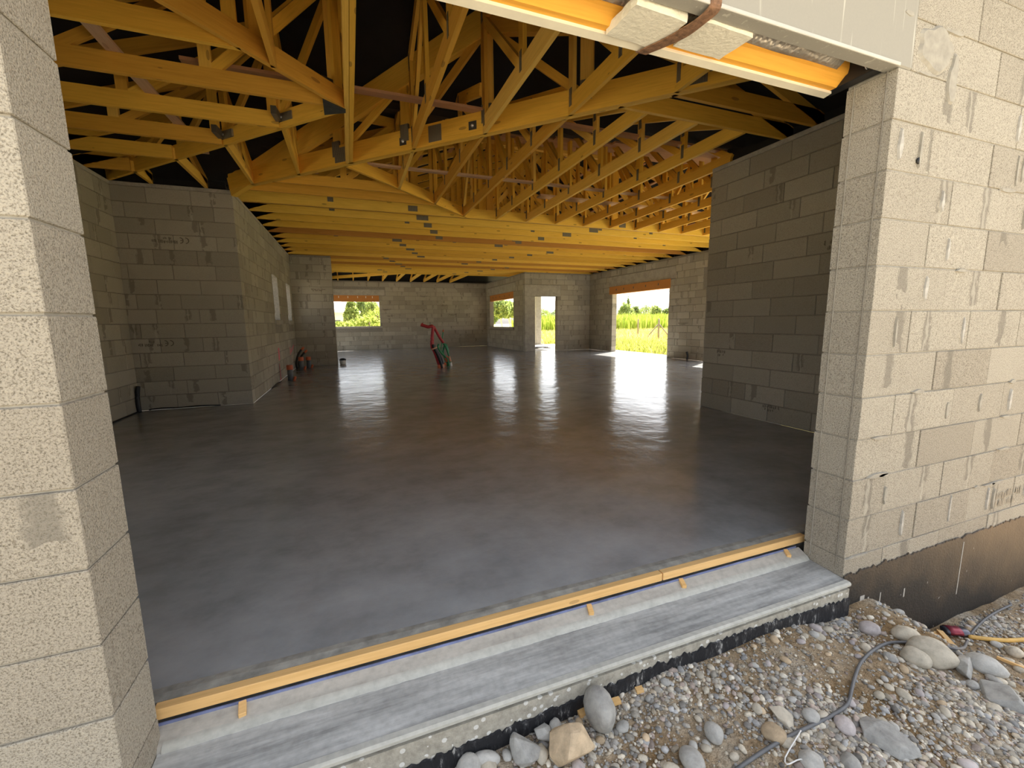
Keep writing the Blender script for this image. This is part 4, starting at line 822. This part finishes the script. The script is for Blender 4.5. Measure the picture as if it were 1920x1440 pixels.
# about 260 more stones of a countable size, all alike
PM = [rock_mesh('pebble', 1.25*a, 0.95*a, 0.62*a, False, 60+i, 2) for i, a in enumerate((0.011, 0.0125, 0.014, 0.016, 0.0185, 0.022))]
n_ = 0; mats = [M_SGREY, M_SBUF, M_SGREY, M_STAN, M_SBUF, M_SMAU]
PMM = []
for i, me in enumerate(PM):
    for m_ in (M_SGREY, M_SBUF, M_SMAU if i % 2 else M_STAN):
        c = me.copy(); c.materials.append(m_); PMM.append((c, 0.012+0.0014*i, ('small' if i < 3 else 'larger')+' '+{'grey_stone': 'grey', 'buff_stone': 'buff', 'mauve_stone': 'mauve', 'tan_stone': 'tan'}[m_.name]))
while n_ < 255:
    x, y = random.uniform(-2.2, 1.7), random.uniform(-0.95, -0.07)
    if not vis(x, y): continue
    me, r_, lk = random.choice(PMM); zone = 'close under the sill' if y > -0.3 and x < 0 else 'on the slope beside the tar-coated wall' if x > 0.1 else 'in the open gravel nearer the camera'
    tag(obj('pebble', me, None, None, Matrix.Translation((x, y, gz(x, y)+r_*0.3)) @ Matrix.Rotation(random.uniform(0, 6.28), 4, 'Z') @ Matrix.Rotation(random.uniform(-0.3, 0.3), 4, 'X')), f'{lk} rounded pebble lying {zone}', 'pebble', 'pebbles on the gravel bank'); n_ += 1
# cable, hose, sticks, can, tie
def onG(pts, lift): return [Vector((x, y, gz(x, y)+lift)) for x, y in pts]
tag(obj('power_cable', tube('power_cable', onG([(-1.143, -0.407), (-1.016, -0.398), (-0.888, -0.394), (-0.750, -0.391), (-0.672, -0.394), (-0.578, -0.386), (-0.510, -0.358), (-0.442, -0.328), (-0.331, -0.284), (-0.213, -0.256), (-0.065, -0.234), (0.016, -0.252), (0.127, -0.303), (0.253, -0.350)], 0.012)+onG([(0.848, -0.155), (0.974, -0.125), (1.173, -0.096), (1.360, -0.081), (1.534, -0.075)], 0.014), 0.0062, 8, 4), M_CABLE), 'grey electric cable snaking over the gravel', 'cable')
tag(obj('yellow_hose', tube('yellow_hose', onG([(0.916, -0.133), (0.985, -0.181), (1.084, -0.227), (1.225, -0.268)], 0.014), 0.011, 8, 4), M_YELL), 'straight yellow hose at the right edge of the ditch', 'hose')
def stick(a, b, w, lb, lift=0.012):
    p, q = onG([a, b], lift); tag(beam('wood_offcut', p, q, (0, 0, 1), 0.014, w, M_PINE), lb, 'wood scrap', 'wood scraps on the gravel')
stick((0.60, -0.11), (0.80, -0.05), 0.020, 'thin wood offcut sticking out from under the tar-coated wall')
stick((0.80, -0.06), (0.62, -0.20), 0.026, 'wider wood offcut lying beside the cable', 0.03)
stick((0.864, -0.265), (0.906, -0.368), 0.010, 'very thin wood sliver at the right edge')
stick((-1.391, -0.066), (-1.343, -0.071), 0.022, 'short wood scrap right of the smooth rounded stone')
stick((-1.507, -0.055), (-1.466, -0.057), 0.024, 'short wood scrap left of the smooth rounded stone')
stick((-1.264, -0.062), (-1.237, -0.067), 0.020, 'tiny wood scrap by the middle of the black coating')
cn = Vector((0.895, -0.087, gz(0.895, -0.087)+0.022)); ct = thing('crushed_can', 'crushed dark and red drink can in the ditch', 'can', cn)
MC = Matrix.Translation(cn) @ Matrix.Rotation(-0.5, 4, 'Z') @ Matrix.Rotation(math.pi/2, 4, 'Y') @ Matrix.Diagonal((0.62, 1.0, 1.0, 1.0))
obj('can_body', lathe('can_body', [(0.020, -0.062), (0.031, -0.056), (0.033, -0.02), (0.030, 0.0), (0.033, 0.025), (0.031, 0.052), (0.024, 0.06)], 18), M_CAND, ct, MC)
obj('can_label', lathe('can_label', [(0.0335, -0.045), (0.034, -0.02), (0.0315, 0.0), (0.0338, 0.018)], 18), M_CANR, ct, MC @ Matrix.Translation((-0.004, 0, 0)))
tag(obj('plastic_tie', tube('plastic_tie', onG([(-0.841, -0.399), (-0.898, -0.417), (-0.976, -0.443), (-0.994, -0.462)], 0.022)+onG([(-0.964, -0.461), (-0.930, -0.461), (-0.914, -0.476)], 0.02), 0.0022, 6, 2), M_WHITE), 'thin white plastic tie bent on the gravel', 'plastic tie')

# ------------------------------------------------------------------ land behind the house
def blades(n, area, hmin, hmax, wd, cols, z0=-0.3, lean=0.35, segs=2):
    x = RNG.uniform(area[0], area[1], n); y = RNG.uniform(area[2], area[3], n); h = RNG.uniform(hmin, hmax, n); a = RNG.uniform(0, 6.28, n); w = wd*RNG.uniform(0.6, 1.3, n)
    lx, ly = RNG.normal(0, lean, n)*h, RNG.normal(0, lean, n)*h; V = np.zeros((n, 5, 3))
    cx, sy_ = np.cos(a)*w, np.sin(a)*w; z = np.full(n, z0)
    V[:, 0] = np.stack([x-cx, y-sy_, z], 1); V[:, 1] = np.stack([x+cx, y+sy_, z], 1)
    V[:, 2] = np.stack([x+cx*0.8+lx*0.35, y+sy_*0.8+ly*0.35, z+h*0.6], 1); V[:, 3] = np.stack([x-cx*0.8+lx*0.35, y-sy_*0.8+ly*0.35, z+h*0.6], 1); V[:, 4] = np.stack([x+lx, y+ly, z+h], 1)
    i = np.arange(n)[:, None]*5; F = np.vstack([i+[[0, 1, 2]], i+[[0, 2, 3]], i+[[3, 2, 4]]])
    C = np.array(cols)[RNG.integers(len(cols), size=n)]*RNG.uniform(0.75, 1.2, (n, 1)); return V.reshape(-1, 3), F, np.repeat(C, 5, 0)
GC = [(0.44, 0.40, 0.12), (0.50, 0.42, 0.17), (0.34, 0.38, 0.08), (0.56, 0.47, 0.22)]
parts = [blades(26000, (8.4, 40, 9, 48), 0.15, 0.55, 0.035, GC), blades(5000, (8.4, 13, 10, 22), 0.15, 0.6, 0.03, [(0.36, 0.40, 0.07), (0.42, 0.44, 0.10)])]
V = np.vstack([p[0] for p in parts]); F = np.vstack([p[1]+sum(len(q[0]) for q in parts[:i]) for i, p in enumerate(parts)]); C = np.vstack([p[2] for p in parts])
tag(obj('meadow_grass', npmesh('meadow_grass', V, F, False, np.clip(C, 0, 1)), M_LEAF), 'tall dry yellow-green meadow grass outside the large opening', 'grass', None, 'stuff')
V, F, C = blades(7000, (-9, 3, 20.6, 24), 0.5, 1.25, 0.05, [(0.30, 0.40, 0.07), (0.40, 0.46, 0.10), (0.46, 0.48, 0.14)], lean=0.3)
tag(obj('weeds', npmesh('weeds', V, F, False, np.clip(C, 0, 1)), M_LEAF), 'bright green weeds outside the far back window', 'weeds', None, 'stuff')
V, F, C = blades(26000, (26, 95, 48.5, 74), 1.7, 2.7, 0.09, [(0.30, 0.40, 0.05), (0.38, 0.46, 0.07), (0.46, 0.50, 0.10)], lean=0.16)
tag(obj('maize_field', npmesh('maize_field', V, F, False, np.clip(C, 0, 1)), M_LEAF), 'tall green maize crop standing beyond the meadow', 'crop', None, 'stuff')
def tree(x, y, h, rx, lb, cols, trunk=0.35, n=2600, bark=None, ct=0.55, leaf=0.28):
    t_ = thing('tree', lb, 'tree', (x, y, -0.3), 'trees behind the house')
    obj('trunk', tube('trunk', [(x, y, -0.35), (x+0.1, y, -0.3+h*trunk*0.5), (x-0.05, y+0.1, -0.3+h*trunk), (x, y, -0.3+h*0.8)], 0.035*h**0.8, 8, 3), bark or M_BARK, t_)
    cz = -0.3+h*ct; P = RNG.standard_normal((n, 3)); P /= np.linalg.norm(P, axis=1)[:, None]; r_ = RNG.uniform(0.55, 1.0, n)**0.6
    lump = np.array([1+0.28*noise.noise(Vector(p)*2.3+Vector((x, y, 0))) for p in P]); P = P*(r_*lump)[:, None]*np.array([rx, rx, h*(1-ct)])+np.array([x, y, cz])
    A = RNG.standard_normal((n, 3)); A /= np.linalg.norm(A, axis=1)[:, None]; B = np.cross(A, RNG.standard_normal((n, 3))); B /= np.linalg.norm(B, axis=1)[:, None]; s = leaf*RNG.uniform(0.6, 1.3, (n, 1))
    V = np.stack([P-A*s, P-B*s*0.6, P+A*s, P+B*s*0.6], 1).reshape(-1, 3); F = np.arange(n*4).reshape(-1, 4); C = np.repeat(np.array(cols)[RNG.integers(len(cols), size=n)]*RNG.uniform(0.7, 1.2, (n, 1)), 4, 0)
    obj('crown', npmesh('crown', V, F, False, np.clip(C, 0, 1)), M_LEAF, t_)
DG = [(0.17, 0.24, 0.08), (0.22, 0.30, 0.09), (0.28, 0.34, 0.11)]; LG = [(0.34, 0.42, 0.13), (0.44, 0.50, 0.17), (0.26, 0.34, 0.10)]
for x, y, h, rx, lb, cl_, bk_, ct_ in ((53.22, 76.20, 5.0, 1.8, 'bushy tree below the pointed tip beyond the maize', LG, 0, .45), (65.04, 88.84, 5.2, 1.3, 'small dark bush right of the pointed tip', DG, 0, .45), (74.07, 96.13, 5.4, 2.6, 'broad low tree beyond the middle of the maize', LG, 0, .5), (64.03, 79.61, 4.6, 1.3, 'small round tree right of the broad low tree', LG, 0, .5), (75.39, 89.22, 4.5, 1.5, 'dark round tree at the right edge of the large opening', DG, 0, .5),
        (20.56, 69.27, 5.4, 1.7, 'darker leafy tree filling the left of the porch window', DG, 0, .6), (17.68, 55.39, 4.5, 1.25, 'pale-trunked tree in the middle of the porch window', LG, 1, .72), (20.84, 60.61, 4.6, 1.25, 'pale-trunked tree at the right of the porch window', LG, 1, .72), (52.91, 116.92, 5.0, 2.6, 'low wooded clump beyond the doorway', LG, 0, .45), (64.59, 131.76, 5.2, 3.0, 'farther wooded clump seen through the doorway', DG, 0, .45),
        (0.29, 81.18, 6.0, 1.5, 'dark leafy tree beside the neighbouring house', DG, 0, .55), (1.18, 70.16, 5.0, 1.4, 'paler leafy tree right of the neighbouring house', LG, 0, .5), (-1.99, 37.16, 3.3, 0.55, 'slender sapling in front of the neighbouring house', LG, 0, .55)):
    tree(x, y, h, rx, lb, cl_, 0.4, bark=M_PBARK if bk_ else None, ct=ct_, n=2000, leaf=0.22)
x, y = 57.90, 81.91; tree(x, y, 6.7, 0.4, 'narrow dark cypress tip rising above the trees', DG, 0.3, 500, leaf=0.2)
# hedge bushes by the back window
for i, (x, y, h, rx) in enumerate(((-2.88, 31.08, 1.7, 1.1), (-2.03, 29.16, 1.6, 0.9), (-1.45, 30.54, 2.0, 0.9), (-1.02, 27.71, 2.0, 0.9), (-0.31, 30.11, 2.5, 1.1))):
    tree(x, y, h, rx, f'{ORD[i]} bright green bush outside the far back window from the left', [(0.34, 0.42, 0.08), (0.44, 0.48, 0.12)], 0.3, 900, leaf=0.12)
# fence posts
def post(x, y, h, lb, br=False):
    t_ = thing('fence_post', lb, 'fence post', (x, y, -0.3), 'fence posts in the field')
    obj('post', lathe('post', [(0.07, 0.0), (0.065, h*0.6), (0.06, h), (0.03, h+0.02)], 10), M_POST, t_, Matrix.Translation((x, y, -0.3)))
    if br:
        for s_ in (-1, 1): obj('brace', tube('brace', [(x+s_*0.02, y, -0.3+h*0.78), (x+s_*0.85, y-s_*0.45, -0.28)], 0.04, 8, 1), M_POST, t_)
post(20.47, 28.69, 1.55, 'plain wooden fence post in the meadow'); post(18.73, 24.01, 1.55, 'wooden corner fence post with two slanting braces', True)
# porch post and coiled cable on the terrace
pp = thing('porch_post', 'pale square concrete post seen through the doorway', 'post', (7.0, 19.3, -0.05))
part_box('shaft', (6.86, 7.14, 19.1, 19.38, -0.03, ZC), M_CONC, pp, 0.01); part_box('base_block', (6.80, 7.2, 19.05, 19.43, -0.03, 0.02), M_CONC, pp, 0.01)
tag(obj('terrace_cable', tube('terrace_cable', [(5.2+0.8*i/14+0.5*math.cos(i*1.3), 16.6+0.45*math.sin(i*1.1), -0.012) for i in range(15)], 0.022, 6, 4), M_BLACK), 'dark cable lying in loops on the terrace', 'cable')
# neighbouring house beyond the back window
hx, hy = -3.25, 54.73; hs_ = thing('neighbour_house', 'pale neighbouring house seen through the far back window', 'house', (hx, hy, -0.3))
part_box('house_wall', (hx-9, hx+2.0, hy, hy+8, -0.3, 2.55), M_RENDER, hs_, 0.02)
obj('house_roof', mesh('house_roof', [(-9.6, -0.6, 2.45), (2.4, -0.6, 2.45), (2.4, 8.6, 2.45), (-9.6, 8.6, 2.45), (-5.5, 4, 4.6), (-1.0, 4, 4.6), (-9.6, -0.6, 2.62), (2.4, -0.6, 2.62), (2.4, 8.6, 2.62), (-9.6, 8.6, 2.62)], [(0, 3, 2, 1), (0, 1, 7, 6), (1, 2, 8, 7), (2, 3, 9, 8), (3, 0, 6, 9), (6, 7, 5, 4), (7, 8, 5), (8, 9, 4, 5), (9, 6, 4)]), plain('pale_roof', (0.78, 0.70, 0.62), 0.9, 0.06), hs_, Matrix.Translation((hx, hy, 0)))
for i, ox in enumerate((-1.2, 0.35)):
    wn = part_box('window_pane', (hx+ox+0.5, hx+ox+1.25, hy-0.03, hy+0.05, 1.05, 1.65), M_GLASS, hs_, 0.004)
